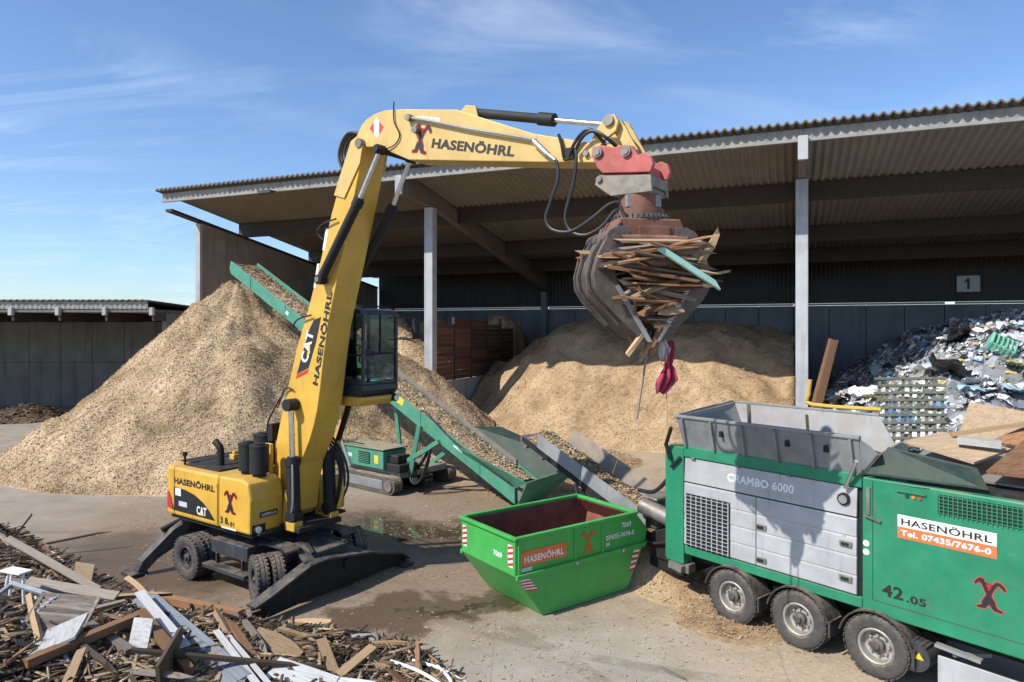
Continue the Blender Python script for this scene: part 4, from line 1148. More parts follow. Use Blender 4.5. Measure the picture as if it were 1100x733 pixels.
# cab riser: parallel arms and ram
for sy in (.72, 1.28):
    b = MB(); b.beam((.35, sy, 2.25), (1.35, sy, 4.22), .10, .20, up=(0, 1, 0)); b.build('riser_arm', Y_, ex, bevel=.02)
b = MB(); b.cyl((.75, 1.0, 2.2), (1.6, 1.0, 4.2), .07); b.build('riser_cylinder', K_, ex, smooth=True)
b = MB(); b.tube([(1.62, .62, 1.7), (1.75, .66, 2.2), (1.72, .66, 2.9), (1.55, .66, 3.3)], .045, 8, 5); b.build('hydraulic_hose', Y_, ex, smooth=True)
for k in range(4):
    b = MB(); b.tube([(1.15 + .1 * k, .45 + .08 * k, 1.6), (1.6 + .08 * k, .55 + .06 * k, 2.0 + .1 * k), (1.68 + .05 * k, .6, 2.7 + .1 * k), (1.35, .5, 3.25 + .1 * k), (1.2, .36, 3.4)], .03, 7, 5); b.build('hydraulic_hose', M['hose'], ex, smooth=True)

# ================================================================== SORTING GRAB
GX, GY, GZ = 2.13, 11.42, 5.85
GA = R(12)
grab = thing('timber_grab', 'rusty two-shell grab hanging from the stick, clamping broken timber', 'grab', (GX, GY, GZ), GA)
b = MB(); b.cyl((0, 0, 2.12), (0, 0, 2.36), .35, n=28); b.cyl((0, 0, 2.02), (0, 0, 2.12), .40, n=28); rot_ = b.build('rotator', M['rust'], grab, smooth=True)
for i in range(4):
    t = i * math.pi / 2 + .6
    b = MB(); b.box(-.05, .05, -.05, .05, 0, .2); o = b.build('rotator_bolt', M['guard'], grab, bevel=.01); o.location = (math.cos(t) * .33, math.sin(t) * .33, 2.14)
b = MB(); b.cyl((0, 0, 1.92), (0, 0, 2.03), .46, n=36)
for i in range(36):
    t = i * math.pi / 18
    b.beam((math.cos(t) * .455, math.sin(t) * .455, 1.975), (math.cos(t) * .485, math.sin(t) * .485, 1.975), .045, .07)
b.build('gear_ring', M['shell'], grab)
b = MB()
b.prism([(-.52, 1.93), (.52, 1.93), (.60, 1.72), (.66, 1.48), (.50, 1.42), (-.50, 1.42), (-.66, 1.48), (-.60, 1.72)], -.46, .46)
gb = b.build('grab_body', M['rust'], grab, bevel=.03)
b = MB(); b.box(-.22, .32, -.485, -.462, 1.55, 1.80); b.build('name_plate', M['rust'], gb, bevel=.01)
for sy in (-1, 1):
    b = MB(); b.cyl((-.62, sy * .50, 1.58), (.62, sy * .50, 1.58), .075, n=14); b.build('hydraulic_cylinder', M['rust'], gb, smooth=True)
for sx in (-1, 1):
    b = MB(); b.cyl((sx * .62, -.55, 1.60), (sx * .62, .55, 1.60), .15, n=20); b.cyl((sx * .62, -.59, 1.60), (sx * .62, .59, 1.60), .07, n=12); b.build('shell_hinge', M['shell'], gb, smooth=True)
# shells
W = .50
GS = .83
back = [(-.50, 1.74), (-.70, 1.74), (-.88, 1.60), (-1.06, 1.32), (-1.16, 1.02), (-1.13, .82), (-1.0, .64), (-.55, .26), (-.20, .0), (-.04, -.02)]
for sx in (-1, 1):
    b = MB(); n = len(back); th = .05
    inn = [(-.50, 1.66), (-.68, 1.67), (-.83, 1.55), (-1.0, 1.29), (-1.10, 1.02), (-1.07, .85), (-.96, .69), (-.52, .32), (-.19, .07), (-.04, .03)]
    vs = []
    for (a, z), (c_, d_) in zip(back, inn):
        a *= GS; c_ *= GS
        vs += [(sx * a, -W, z), (sx * a, W, z), (sx * c_, W, d_), (sx * c_, -W, d_)]
    fs = []
    for i in range(n - 1):
        for k in range(4):
            fs.append((4 * i + k, 4 * i + (k + 1) % 4, 4 * i + 4 + (k + 1) % 4, 4 * i + 4 + k))
    fs += [(0, 1, 2, 3), (4 * n - 4, 4 * n - 3, 4 * n - 2, 4 * n - 1)]
    b.add(vs, fs)
    sh = b.build('shell', M['shell'], grab, smooth=True)
    for sy in (-1, 1):
        sp = [(-.46, 1.78), (-.72, 1.78), (-.92, 1.62), (-1.11, 1.32), (-1.20, 1.02), (-1.17, .80), (-1.03, .61), (-.56, .22), (-.20, -.04), (-.03, -.05), (-.16, .14), (-.70, .86), (-.76, 1.05), (-.66, 1.40), (-.50, 1.58)]
        p = MB(); p.prism([(sx * a * GS, z) for a, z in sp], sy * W, sy * (W + .045)); p.build('side_plate', M['shell'], sh, bevel=.008)
        p = MB(); p.prism([(sx * a * GS, z) for a, z in [(-.03, -.05), (-.16, .14), (-.70, .86), (-.78, .83), (-.24, .10), (-.12, -.05)]], sy * (W + .047), sy * (W + .065)); p.build('cutting_edge', M['edge'], sh)
    for k in range(2):
        p = MB(); yy = -W + .25 + k * (2 * W - .5)
        p.prism([(sx * a * GS, z) for a, z in [(-.95, 1.60), (-1.13, 1.34), (-1.23, 1.02), (-1.20, .78), (-.60, .20), (-.57, .24), (-1.03, .63), (-1.16, .82), (-1.18, 1.02), (-1.09, 1.32), (-.91, 1.60)]], yy - .03, yy + .03)
        p.build('stiffening_rib', M['shell'], sh)
b = MB(); b.tube([(-.46, -.30, 2.12), (-.40, -.36, 1.9), (-.56, -.48, 1.78), (-.62, -.5, 1.62)], .03, 7, 5); b.build('hydraulic_hose', M['hose'], grab, smooth=True)

# ================================================================== GREEN SKIP
SKA = math.atan2(.59, .81)
skip = thing('skip_container', 'bright green steel skip with sloping ends standing empty between excavator and shredder', 'skip', (0.066, 13.93, 0), SKA)
G_ = M['green_skip']
side = [(0, 1.7), (3.5, 1.7), (3.86, 1.32), (3.80, 1.05), (3.2, .02), (.72, .02), (0, .97)]
b = MB(); b.prism(side, 0, .025); sk_near = b.build('side_wall', G_, skip)
b = MB(); b.prism(side, 2.025, 2.05); b.build('side_wall', G_, skip)
b = MB(); b.box(0, .025, .03, 2.02, .97, 1.7); b.hull_quad((.0, .03, .97), (.72, .03, .02), (.72, 2.02, .02), (.0, 2.02, .97), .025); sk_end = b.build('end_wall', G_, skip)
b = MB(); b.hull_quad((3.2, .03, .02), (3.80, .03, 1.05), (3.80, 2.02, 1.05), (3.2, 2.02, .02), .025); b.hull_quad((3.80, .03, 1.05), (3.86, .03, 1.32), (3.86, 2.02, 1.32), (3.80, 2.02, 1.05), .025); b.hull_quad((3.86, .03, 1.32), (3.5, .03, 1.7), (3.5, 2.02, 1.7), (3.86, 2.02, 1.32), .025)
b.build('end_wall', G_, skip)
b = MB(); b.box(.72, 3.2, .03, 2.02, .02, .045); b.build('floor_plate', G_, skip)
# rust-red lining
b = MB()
ins = [(.03, 1.69), (3.45, 1.69), (3.78, 1.3), (3.72, 1.06), (3.16, .06), (.75, .06), (.03, .97)]
b.prism(ins, 2.005, 2.02); b.prism(ins, .03, .042)
b.hull_quad((.032, .05, 1.69), (.032, 2.0, 1.69), (.032, 2.0, .98), (.032, .05, .98), .01); b.hull_quad((.035, .05, .98), (.035, 2.0, .98), (.76, 2.0, .07), (.76, .05, .07), .01)
b.hull_quad((3.15, .05, .07), (3.71, .05, 1.06), (3.71, 2.0, 1.06), (3.15, 2.0, .07), -.01); b.hull_quad((3.71, .05, 1.06), (3.77, .05, 1.3), (3.77, 2.0, 1.3), (3.71, 2.0, 1.06), -.01); b.hull_quad((3.77, .05, 1.3), (3.44, .05, 1.68), (3.44, 2.0, 1.68), (3.77, 2.0, 1.3), -.01)
b.box(.76, 3.15, .05, 2.0, .05, .065)
b.build('lining', M['rust_inside'], skip, fix=False)
# rim, ledge, ribs
b = MB(); b.box(-.05, 3.52, -.06, .04, 1.702, 1.77); b.build('rim', G_, skip, bevel=.012)
b = MB(); b.box(-.05, 3.52, 2.01, 2.11, 1.702, 1.77); b.build('rim', G_, skip, bevel=.012)
b = MB(); b.box(-.06, .04, .045, 2.005, 1.702, 1.772); b.build('rim', G_, skip, bevel=.012)
b = MB(); b.box(3.44, 3.54, .045, 2.005, 1.70, 1.768); b.build('rim', G_, skip, bevel=.012)
for yy, nm in ((-.075, 0), (2.055, 1)):
    b = MB(); b.prism([(.0, .90), (3.72, .92), (3.80, 1.02), (.0, 1.0)], yy, yy + .07); b.build('side_ledge', G_, skip, bevel=.01)
for rx in (.1, 1.62, 2.42):
    b = MB(); b.prism([(rx - .04, 1.0), (rx + .04, 1.0), (rx + .04, 1.70), (rx - .04, 1.70)], -.03, 0.0); b.build('side_rib', G_, skip, bevel=.01)
for px_, pz_ in ((1.6, .95), (3.0, .96)):
    b = MB(); b.cyl((px_, -.12, pz_), (px_, -.07, pz_), .035, n=12); b.build('lifting_lug', M['guard'], skip, smooth=True)
# prints
decal(sk_near, 'orange_banner', UNIT, (.14, 0, 1.14), (1.22, 0, 0), (0, 0, .30), M['orange_dec'], .012)
lettering(sk_near, 'HASENÖHRL', (.22, 0, 1.20), (1.06, 0, 0), (0, 0, .17), M['white_dec'], .017, .03)
decal(sk_near, 'sticker', UNIT, (.14, 0, 1.03), (.28, 0, 0), (0, 0, .08), M['grey_dec'], .012)
emblem(sk_near, (1.78, 0, 1.08), (.44, 0, 0), (0, 0, .50), M['orange_rab'], None, .012)
lettering(sk_near, '7069', (3.02, 0, 1.45), (.30, 0, 0), (0, 0, .13), M['white_dec'], .012, .03)
lettering(sk_near, '07435-7676-0', (2.52, 0, 1.25), (.90, 0, 0), (0, 0, .11), M['white_dec'], .012, .03)
decal(sk_near, 'sticker', UNIT, (2.52, 0, 1.12), (.12, 0, 0), (0, 0, .08), M['grey_dec'], .012)
def stripe_poly(parent, pts, origin, A, B, off, n=4):
    """white plate of four corners with red bars laid across it"""
    decal(parent, 'warning_plate', poly(*pts), origin, A, B, M['white_dec'], off)
    p0, p1, p2, p3 = map(Vector, pts); vs = []; fs = []
    for i in range(n):
        for q in ((i + .0) / n, (i + .5) / n):
            vs.append(tuple(p0.lerp(p3, min(1, q)))); vs.append(tuple(p1.lerp(p2, min(1, q + .0))))
        k = 4 * i; fs.append((k, k + 1, k + 3, k + 2))
    decal(parent, 'warning_bars', (vs, fs), origin, A, B, M['red_dec'], off + .004)
stripe_poly(sk_near, [(.28, .62), (.60, .58), (.36, .86), (.08, .88)], (0, 0, 0), (1, 0, 0), (0, 0, 1), .006, 4)
stripe_poly(sk_near, [(3.25, .40), (3.42, .42), (3.62, .86), (3.42, .88)], (0, 0, 0), (1, 0, 0), (0, 0, 1), .006, 4)
warning_stripes(sk_end, (0, 2.0, 1.12), (0, -.17, 0), (0, 0, .46), 4, .006)
warning_stripes(sk_end, (0, .25, 1.12), (0, -.17, 0), (0, 0, .46), 4, .006)
lettering(sk_end, '7069', (0, .78, 1.22), (0, -.32, 0), (0, 0, .12), M['white_dec'], .006, .03)

# ================================================================== TRACKED CONVEYOR
CVA = math.atan2(-.63, .777)
cv = thing('tracked_conveyor', 'green tracked stockpiling conveyor running up to the tall chip heap', 'conveyor', (0.16, 23.2, 0), CVA)
GC = M['green_conv']
def zb(x): return .28 + .4727 * (.56 - x)
XT, XB = -17.3, .5
for yy, nm in ((-.74, 'near'), (.66, 'far')):
    h = .62
    b = MB(); b.prism([(XB, zb(XB)), (XB, zb(XB) + h * .9), (XT, zb(XT) + h), (XT - .12, zb(XT) + .3), (XT, zb(XT))], yy, yy + .08); b.build('side_frame', GC, cv, bevel=.012)
    for k in range(6):
        xx = XB - 1.6 - k * 2.9
        b = MB(); b.prism([(xx, zb(xx) + .03), (xx + .10, zb(xx + .1) + .03), (xx + .10, zb(xx + .1) + .58), (xx, zb(xx) + .58)], yy - .02 if yy < 0 else yy + .08, yy if yy < 0 else yy + .10); b.build('frame_rib', GC, cv)
# grey skirt boards inside
for yy in (.60,):
    b = MB(); b.prism([(XB - 1, zb(XB - 1) + .5), (XB - 1, zb(XB - 1) + .68), (XT + 5.5, zb(XT + 5.5) + .68), (XT + 5.5, zb(XT + 5.5) + .5)], yy, yy + .03); b.build('skirt_board', M['dusty'], cv)
b = MB(); b.add([(XB, -.62, zb(XB) + .45), (XB, .62, zb(XB) + .45), (XT, .62, zb(XT) + .45), (XT, -.62, zb(XT) + .45), (XB, -.62, zb(XB) + .40), (XB, .62, zb(XB) + .40), (XT, .62, zb(XT) + .40), (XT, -.62, zb(XT) + .40)],
                    [(0, 1, 2, 3), (7, 6, 5, 4), (0, 4, 5, 1), (2, 6, 7, 3), (0, 3, 7, 4), (1, 5, 6, 2)]); b.build('belt', M['belt'], cv)
for xx in (XT - .05, XB + .05):
    b = MB(); b.cyl((xx, -.62, zb(xx) + .30), (xx, .62, zb(xx) + .30), .17, n=18); b.build('belt_drum', M['steel'], cv, smooth=True)
for k in range(9):
    xx = XB - 1.0 - k * 2.0
    b = MB(); b.beam((xx, -.66, zb(xx) + .06), (xx, .66, zb(xx) + .06), .12, .10); b.build('cross_beam', GC, cv)
decal(cv, 'sticker', UNIT, (-2.25, -.74, zb(-2.25) + .30), (.42, 0, -.198), (.05, 0, .12), M['white_dec'], .006)
decal(cv, 'sticker', UNIT, (-5.2, -.74, zb(-5.2) + .26), (.30, 0, -.142), (.10, 0, .24), M['yellow_dec'], .006)
decal(cv, 'sticker', UNIT, (-12.6, -.74, zb(-12.6) + .20), (.20, 0, -.095), (.06, 0, .14), M['white_dec'], .006)
# feed hopper of flared plates at the low end
b = MB(); b.hull_quad((-2.6, .66, zb(-2.6) + .62), (.7, .66, .75), (1.75, 1.45, 1.45), (-1.9, 1.45, 2.35), .03); b.build('hopper_plate', M['green_dark'], cv)  # far plate gets a near-black green: shade inside the hopper, put into the paint
b = MB(); b.hull_quad((.6, -.70, .35), (.7, .68, .35), (1.75, 1.42, 1.45), (1.15, -.95, 1.15), .03); b.build('hopper_plate', GC, cv)
b = MB(); b.hull_quad((-2.6, -.70, zb(-2.6) + .62), (.55, -.70, .85), (1.15, -.95, 1.15), (-2.0, -1.0, 2.05), .03); b.build('hopper_plate', GC, cv)
b = MB(); b.tube([(-3.8, -.80, zb(-3.8) + .70), (-3.4, -.85, zb(-3.4) + .78), (-2.0, -.95, 2.12), (.4, -.9, 1.05)], .03, 6, 4); b.build('hydraulic_pipe', K_, cv, smooth=True)
# crawler undercarriage
M['dusty_lid'] = mat('sawdust_covered_lid', (.10, .2, .14), .8, 0, .2, 2, .8)
def track(yc):
    n = 10; pr = []
    xa, xb, r = -7.9, -4.55, .31
    for i in range(n + 1):
        t = math.pi / 2 + math.pi * i / n; pr.append((xa + r * math.cos(t), .335 + r * math.sin(t)))
    for i in range(n + 1):
        t = -math.pi / 2 + math.pi * i / n; pr.append((xb + r * math.cos(t), .335 + r * math.sin(t)))
    b = MB(); b.prism(pr, yc - .2, yc + .2); t_ = b.build('crawler_track', M['belt'], cv)
    # shoes
    L_ = []; P = [Vector((a, 0, c)) for a, c in pr]; P.append(P[0])
    tot = sum((P[i + 1] - P[i]).length for i in range(len(P) - 1)); k = int(tot / .16); acc = 0; j = 0
    sb = MB()
    for q in range(k):
        d = (q + .5) * tot / k
        acc = 0
        for i in range(len(P) - 1):
            l = (P[i + 1] - P[i]).length
            if acc + l >= d and l > 1e-6:
                p = P[i].lerp(P[i + 1], (d - acc) / l); t = (P[i + 1] - P[i]).normalized(); break
            acc += l
        nn = Vector((-t.z, 0, t.x)); nn = nn if (p + nn - Vector((-6.2, 0, .335))).length > (p - Vector((-6.2, 0, .335))).length else -nn
        sb.beam(p + nn * .012, p + nn * .028 , .40, .11, up=t) if False else sb.beam(p - t * .055 + nn * .012, p + t * .055 + nn * .012, .42, .028, up=nn)
    o = sb.build('track_shoes', M['steel'], t_); o['kind'] = 'stuff'
    b = MB(); s = -1 if yc < 0 else 1
    b.box(-7.6, -4.9, yc + s * .205 - .02, yc + s * .205 + .02, .16, .50); b.build('track_frame', M['hopper'], t_, bevel=.02)
    b = MB(); b.cyl((-4.55, yc + s * .20, .335), (-4.55, yc + s * .26, .335), .2, n=16); b.build('idler_wheel', M['steel'], t_, smooth=True)
track(-1.5); track(1.3)
b = MB(); b.box(-8.0, -4.4, -1.3, 1.1, .55, .78); b.build('base_frame', M['hopper'], cv, bevel=.02)
b = MB(); b.prism([(-7.35, .86), (-4.95, .86), (-4.95, 1.52), (-7.35, 1.56)], -1.62, -.5); pu = b.build('power_unit', GC, cv, bevel=.03)
b = MB(); b.box(-7.42, -4.88, -1.68, -.45, 1.565, 1.61); b.build('lid', M['dusty_lid'], pu, bevel=.01)
b = MB(); b.box(-6.35, -5.7, -1.64, -1.622, 1.0, 1.42); vg = b.build('vent_panel', M['black'], pu)
for k in range(6):
    b = MB(); b.box(-6.33, -5.72, -1.66, -1.642, 1.03 + k * .065, 1.05 + k * .065); b.build('vent_slat', GC, vg)
decal(pu, 'sticker', UNIT, (-5.45, -1.62, 1.05), (.22, 0, 0), (0, 0, .3), M['yellow_dec'], .005)
decal(pu, 'sticker', UNIT, (-7.05, -1.62, 1.15), (.3, 0, 0), (0, 0, .14), M['grey_dec'], .005)
b = MB(); b.box(-4.94, -4.2, -1.5, -.6, .8, 1.1); b.box(-4.9, -4.4, -1.4, -.8, 1.1, 1.4); b.build('engine', M['black'], cv, bevel=.04)
for (p, q) in (((-4.95, -.98, .80), (-2.9, -.82, zb(-2.9) + .1)), ((-4.2, -.98, .70), (-3.9, -.82, zb(-3.9) + .1)), ((-4.95, .9, .80), (-2.9, .8, zb(-2.9) + .1)), ((-6.8, .9, .8), (-7.2, .8, zb(-7.2) + .05)), ((-5.2, -1.0, .7), (-3.7, -.9, 1.55))):
    b = MB(); b.beam(p, q, .12, .16); b.build('support_strut', GC, cv, bevel=.012)
b = MB(); b.cyl((-4.5, -.4, .7), (-3.3, -.4, zb(-3.3) + .05), .06); b.build('lift_cylinder', K_, cv, smooth=True)
for k in range(4):
    b = MB(); b.tube([(-4.3, -1.0 + .12 * k, .9), (-3.9, -1.15 + .1 * k, .45), (-3.5, -1.1 + .1 * k, .7 + .1 * k), (-3.2, -.8, zb(-3.2))], .03, 6, 5); b.build('hydraulic_hose', M['hose'], cv, smooth=True)
# folded galvanised ladder on the near side
for dx in (0, .95):
    b = MB(); b.beam((-7.75 + dx, -1.66, .8), (-8.85 + dx, -1.66, 2.75), .10, .07, up=(0, 1, 0)); b.build('ladder_rail', M['guard'], cv)
b = MB(); b.beam((-8.95, -1.66, 2.78), (-7.75, -1.66, 2.78), .06, .06); b.build('ladder_top', M['black'], cv)
for k in range(3):
    b = MB(); b.beam((-8.0 - .27 * k, -1.62, 1.25 + .48 * k), (-7.05 - .27 * k, -1.62, 1.25 + .48 * k), .04, .04); b.build('ladder_rung', M['steel'], cv)
b = MB(); b.tube([(-7.42, -1.66, 1.63), (-7.42, -1.66, 1.72), (-6.0, -1.66, 1.72)], .025, 6, 1); b.build('guard_bar', M['black'], cv)
# chips lying on the belt
def belt_load(name, label, cat, origin, ang, xa, xb, zf, halfw, m, n, size, dome=.12):
    ca, sa = math.cos(ang), math.sin(ang)
    xs = np.linspace(xa, xb, 120); ys = np.linspace(-halfw, halfw, 9)
    X, Y = np.meshgrid(xs, ys)
    def H(x, y): return zf(x) + dome * (1 - (y / halfw) ** 2) + fbm(x * 2.2, y * 2.2 + 5, 3, 8) * .22
    Z = H(X, Y)
    def w(x, y, z): return np.stack([origin[0] + x * ca - y * sa, origin[1] + x * sa + y * ca, origin[2] + z], -1)
    V = w(X.ravel(), Y.ravel(), Z.ravel()); ny, nx = X.shape
    idx = np.arange(nx * ny).reshape(ny, nx); q = np.stack([idx[:-1, :-1], idx[:-1, 1:], idx[1:, 1:], idx[1:, :-1]], -1).reshape(-1, 4)
    px = npr.uniform(xa, xb, n); py = npr.uniform(-halfw, halfw, n)
    P = w(px, py, H(px, py) + .01); N = np.tile(np.array([[0, 0, 1.]]), (n, 1))
    C = scatter_chips(P, N, size)
    me = raw_mesh(name, np.concatenate([V, C]), np.concatenate([q, np.arange(len(C)).reshape(-1, 4) + len(V)]), np.concatenate([npr.uniform(.2, .6, len(V)), np.repeat(npr.uniform(.1, 1, n), 4)]))
    me.materials.append(m)
    o = bpy.data.objects.new(name, me); COL.objects.link(o); tag(o, label, cat, kind='stuff')
belt_load('chips_on_belt', 'wood chips riding up the belt of the green tracked conveyor', 'wood chips', (0.16, 23.2, 0), CVA, XT + .1, XB - .2, lambda x: .28 + .4727 * (.56 - x) + .45, .6, M['chips'], 9000, (.03, .09), .10)

# ================================================================== SHREDDER TRAILER
TA = math.atan2(-.781, .625)
TX, TY = 3.5, 15.32
sh_ = thing('wood_shredder', 'green and silver mobile shredder trailer with three wheels showing and open grey hopper', 'shredder', (TX, TY, 0), TA)
GS_, SV, HP = M['green'], M['silver'], M['hopper']
b = MB(); b.box(.2, 9.5, .75, 1.05, .72, 1.08); b.box(.2, 9.5, 1.45, 1.75, .72, 1.08); b.box(.3, .5, 1.05, 1.45, .75, 1.0); b.box(9.0, 9.3, 1.05, 1.45, .75, 1.0); b.build('chassis', M['black'], sh_, bevel=.02)
for wx in (1.63, 3.05, 4.46):
    for wy, rz in ((.13, 0), (2.37, math.pi)):
        w = inst(ME_TY_S, 'wheel', sh_, (wx, wy, .535), (0, rnd.uniform(0, 3), rz)); inst(ME_RM_S, 'rim', w); inst(ME_HB_S, 'hub', w)
        f_ = MB(); n = 14; r0, r1 = .60, .625; vs = []; fs = []
        y_a, y_b = (-.10, .40) if wy < 1 else (2.12, 2.60)
        for i in range(n + 1):
            t = R(12 + 156 * i / n)
            for r in (r0, r1):
                for y in (y_a, y_b): vs.append((wx + r * math.cos(t), y, .535 + r * math.sin(t)))
        for i in range(n):
            k = 4 * i; fs += [(k, k + 4, k + 5, k + 1), (k + 2, k + 3, k + 7, k + 6), (k, k + 2, k + 6, k + 4), (k + 1, k + 5, k + 7, k + 3)]
        fs += [(0, 1, 3, 2), (4 * n, 4 * n + 2, 4 * n + 3, 4 * n + 1)]
        f_.add(vs, fs); f_.box(wx + .60, wx + .635, y_a + .02, y_b - .02, .42, .70)
        f_.build('mudguard', mat('mudguard_plastic', (.03, .032, .036), .6, 0, .3, 3, .35) if 'mudguard_plastic' not in bpy.data.materials else bpy.data.materials['mudguard_plastic'], sh_, smooth=True)
    b = MB(); b.cyl((wx, .3, .535), (wx, 2.2, .535), .09, n=12); b.build('axle', M['black'], sh_, smooth=True)
    b = MB(); b.beam((wx - .35, .9, .68), (wx + .35, .9, .62), .10, .12); b.build('suspension_arm', M['black'], sh_)
# rear frame
for ya, yb in ((0, .32), (2.18, 2.5)):
    b = MB(); b.box(-.08, .40, ya, yb, .86, 3.42); b.build('rear_post', GS_, sh_, bevel=.02)
b = MB(); b.box(-.06, .38, .33, 2.17, 2.7, 3.38); b.build('rear_beam', GS_, sh_, bevel=.02)
b = MB(); b.box(-.12, -.085, .03, .29, .9, 3.38); b.build('post_plate', GS_, sh_, bevel=.01)
b = MB(); b.box(.41, 4.2, .09, 2.42, 1.12, 3.2); b.build('machine_core', M['black'], sh_)
b = MB(); b.box(.41, 4.21, 0.0, 2.5, 3.22, 3.45); b.build('upper_beam', GS_, sh_, bevel=.012)
b = MB(); b.box(.41, 4.21, .02, .3, 1.10, 1.285); b.build('lower_sill', GS_, sh_, bevel=.012)
b = MB(); b.beam((.05, -.02, .8), (.4, -.02, .75), .12, .14); b.box(-.05, .5, .05, .3, .66, .85); b.build('rear_bumper', M['steel'], sh_)
# silver side panels
b = MB(); b.prism([(.0, 2.69), (.05, 2.69), (.085, 3.2), (.035, 3.2)], .42, 4.12, 'x'); up_ = b.build('upper_panel', SV, sh_, bevel=.006)
def folded(x0, x1, z0, z1, n=4):
    pr = []; h = (z1 - z0) / n
    for i in range(n):
        pr += [(0.014, z0 + h * i), (.000, z0 + h * i + h * .06), (.006, z0 + h * i + h * .90)]
    pr += [(.014, z1)]
    return MB().prism(pr + [(.08, z1), (.08, z0)], x0, x1, 'x')
dl = folded(.42, 2.145, 1.31, 2.66).build('side_door', SV, sh_)
dr = folded(2.165, 4.12, 1.31, 2.66).build('side_door', SV, sh_)
Au = Vector((1, 0, 0)); Bu = Vector((0, .035, .51)).normalized()
lettering(up_, 'CRAMBO 6000', Vector((1.5, .0, 2.69)) + Bu * .18, Au * 1.45, Bu * .17, M['white_dec'], .008, .035)
# cooler grille
b = MB(); b.box(.48, 1.57, -.022, -.012, 1.32, 2.44); gr_ = b.build('grille_dark_plate', M['black'], dl)  # black plate in front of the door, painted dark for the recess behind the bars
for k in range(9):
    xx = .50 + k * .131
    b = MB(); b.box(xx - .010, xx + .010, -.050, -.024, 1.33, 2.43); b.build('grille_bar', SV, dl)
for k in range(14):
    zz_ = 1.36 + k * .08
    b = MB(); b.box(.485, 1.565, -.060, -.051, zz_ - .006, zz_ + .006); b.build('grille_wire', SV, dl)
for hx_, hz_ in ((2.28, 2.10), (2.28, 1.45), (3.94, 2.18), (3.94, 1.56)):
    b = MB(); b.box(hx_ - .11, hx_ + .11, -.035, -.012, hz_ - .05, hz_ + .05); hh = b.build('latch_plate', M['steel'], dr, bevel=.006)
    b = MB(); b.box(hx_ - .07, hx_ + .06, -.055, -.036, hz_ - .022, hz_ + .022); b.build('handle', M['black'], hh)
b = MB(); b.cyl((3.90, .06, 2.97), (3.90, -.03, 2.965), .11, n=20); fc = b.build('filler_ring', M['black'], up_, smooth=True)
b = MB(); b.cyl((3.90, -.031, 2.965), (3.90, -.05, 2.964), .075, n=20); b.build('filler_cap', M['guard'], fc, smooth=True)
for zz_ in (3.21, 3.215):
    pass
for xx in (.6, 1.7, 2.8):
    b = MB(); b.cyl((xx, -.01, 3.21), (xx + .1, -.01, 3.21), .022, n=8); b.build('hinge', M['steel'], up_)
# engine compartment at the drawbar end
b = MB(); b.box(4.22, 9.4, 0, 2.5, 1.08, 3.42); ec = b.build('engine_compartment', GS_, sh_, bevel=.025)
for pts in ([(4.40, -.002, 3.36), (4.40, -.002, 1.32), (9.3, -.002, 1.32)], [(4.40, -.002, 3.36), (5.3, -.002, 3.40)]):
    b = MB(); b.tube(pts, .007, 4, 1); b.build('panel_seam', M['black_dec'], ec)
b = MB(); b.box(4.41, 9.3, -.012, -.001, 1.33, 3.38); b.build('side_panel', GS_, ec)
b = MB(); b.box(4.9, 9.3, .15, 2.35, 3.425, 3.47); b.build('roof_plate', M['black'], ec)
PY = -.012
decal(ec, 'white_banner', UNIT, (4.81, PY, 2.69), (1.42, 0, 0), (0, 0, .20), M['white_dec'], .004)
decal(ec, 'orange_banner', UNIT, (4.81, PY, 2.50), (1.42, 0, 0), (0, 0, .19), M['orange_dec'], .004)
lettering(ec, 'HASENÖHRL', (4.87, PY, 2.725), (1.30, 0, 0), (0, 0, .135), M['black_dec'], .008, .02)
lettering(ec, 'Tel. 07435/7676-0', (4.86, PY, 2.545), (1.30, 0, 0), (0, 0, .10), M['white_dec'], .008, .035)
lettering(ec, '42', (4.56, PY, 1.45), (.34, 0, 0), (0, 0, .21), M['black_dec'], .005, .03)
lettering(ec, '.05', (4.95, PY, 1.45), (.30, 0, 0), (0, 0, .13), M['black_dec'], .005, .03)
emblem(ec, (5.93, PY, 1.70), (.40, 0, 0), (0, 0, .47), M['black_dec'], M['red_dec'])
b = MB(); b.box(5.42, 8.2, -.016, -.0125, 3.02, 3.34); vp = b.build('vent_dark_plate', M['black'], ec)  # no real hole: black sheet on the panel paints the dark of a recess
for k in range(42):
    xx = 5.45 + k * .066
    b = MB(); b.box(xx - .007, xx + .007, -.040, -.028, 3.01, 3.35); b.build('vent_bar', GS_, ec)
for k in range(6):
    zz_ = 3.04 + k * .056
    b = MB(); b.box(5.41, 8.21, -.027, -.017, zz_ - .006, zz_ + .006); b.build('vent_wire', GS_, ec)
for k, m_ in enumerate((M['green_dark'], M['amber'], M['red_dec'])):
    b = MB(); b.cyl((4.96 + .10 * k, -.01, 3.22), (4.96 + .10 * k, -.035, 3.22), .028, n=12); b.build('indicator_lamp', m_, ec, smooth=True)
b = MB(); b.box(4.80, 5.25, -.05, -.012, 3.275, 3.30); b.build('lamp_hood', GS_, ec)
for zz_ in (2.27, 2.12):
    sh2 = ([(math.cos(t) * .055, math.sin(t) * .055) for t in [i * math.pi / 8 for i in range(16)]], [tuple(range(16))])
    decal(ec, 'round_sticker', sh2, (4.29, 0, zz_), (1, 0, 0), (0, 0, 1), M['white_dec'], .004)
b = MB(); b.box(4.30, 4.36, -.03, 0, 2.78, 3.25); b.beam((4.28, -.03, 2.76), (4.55, -.03, 2.70), .05, .03); b.build('door_latch', M['steel'], ec)
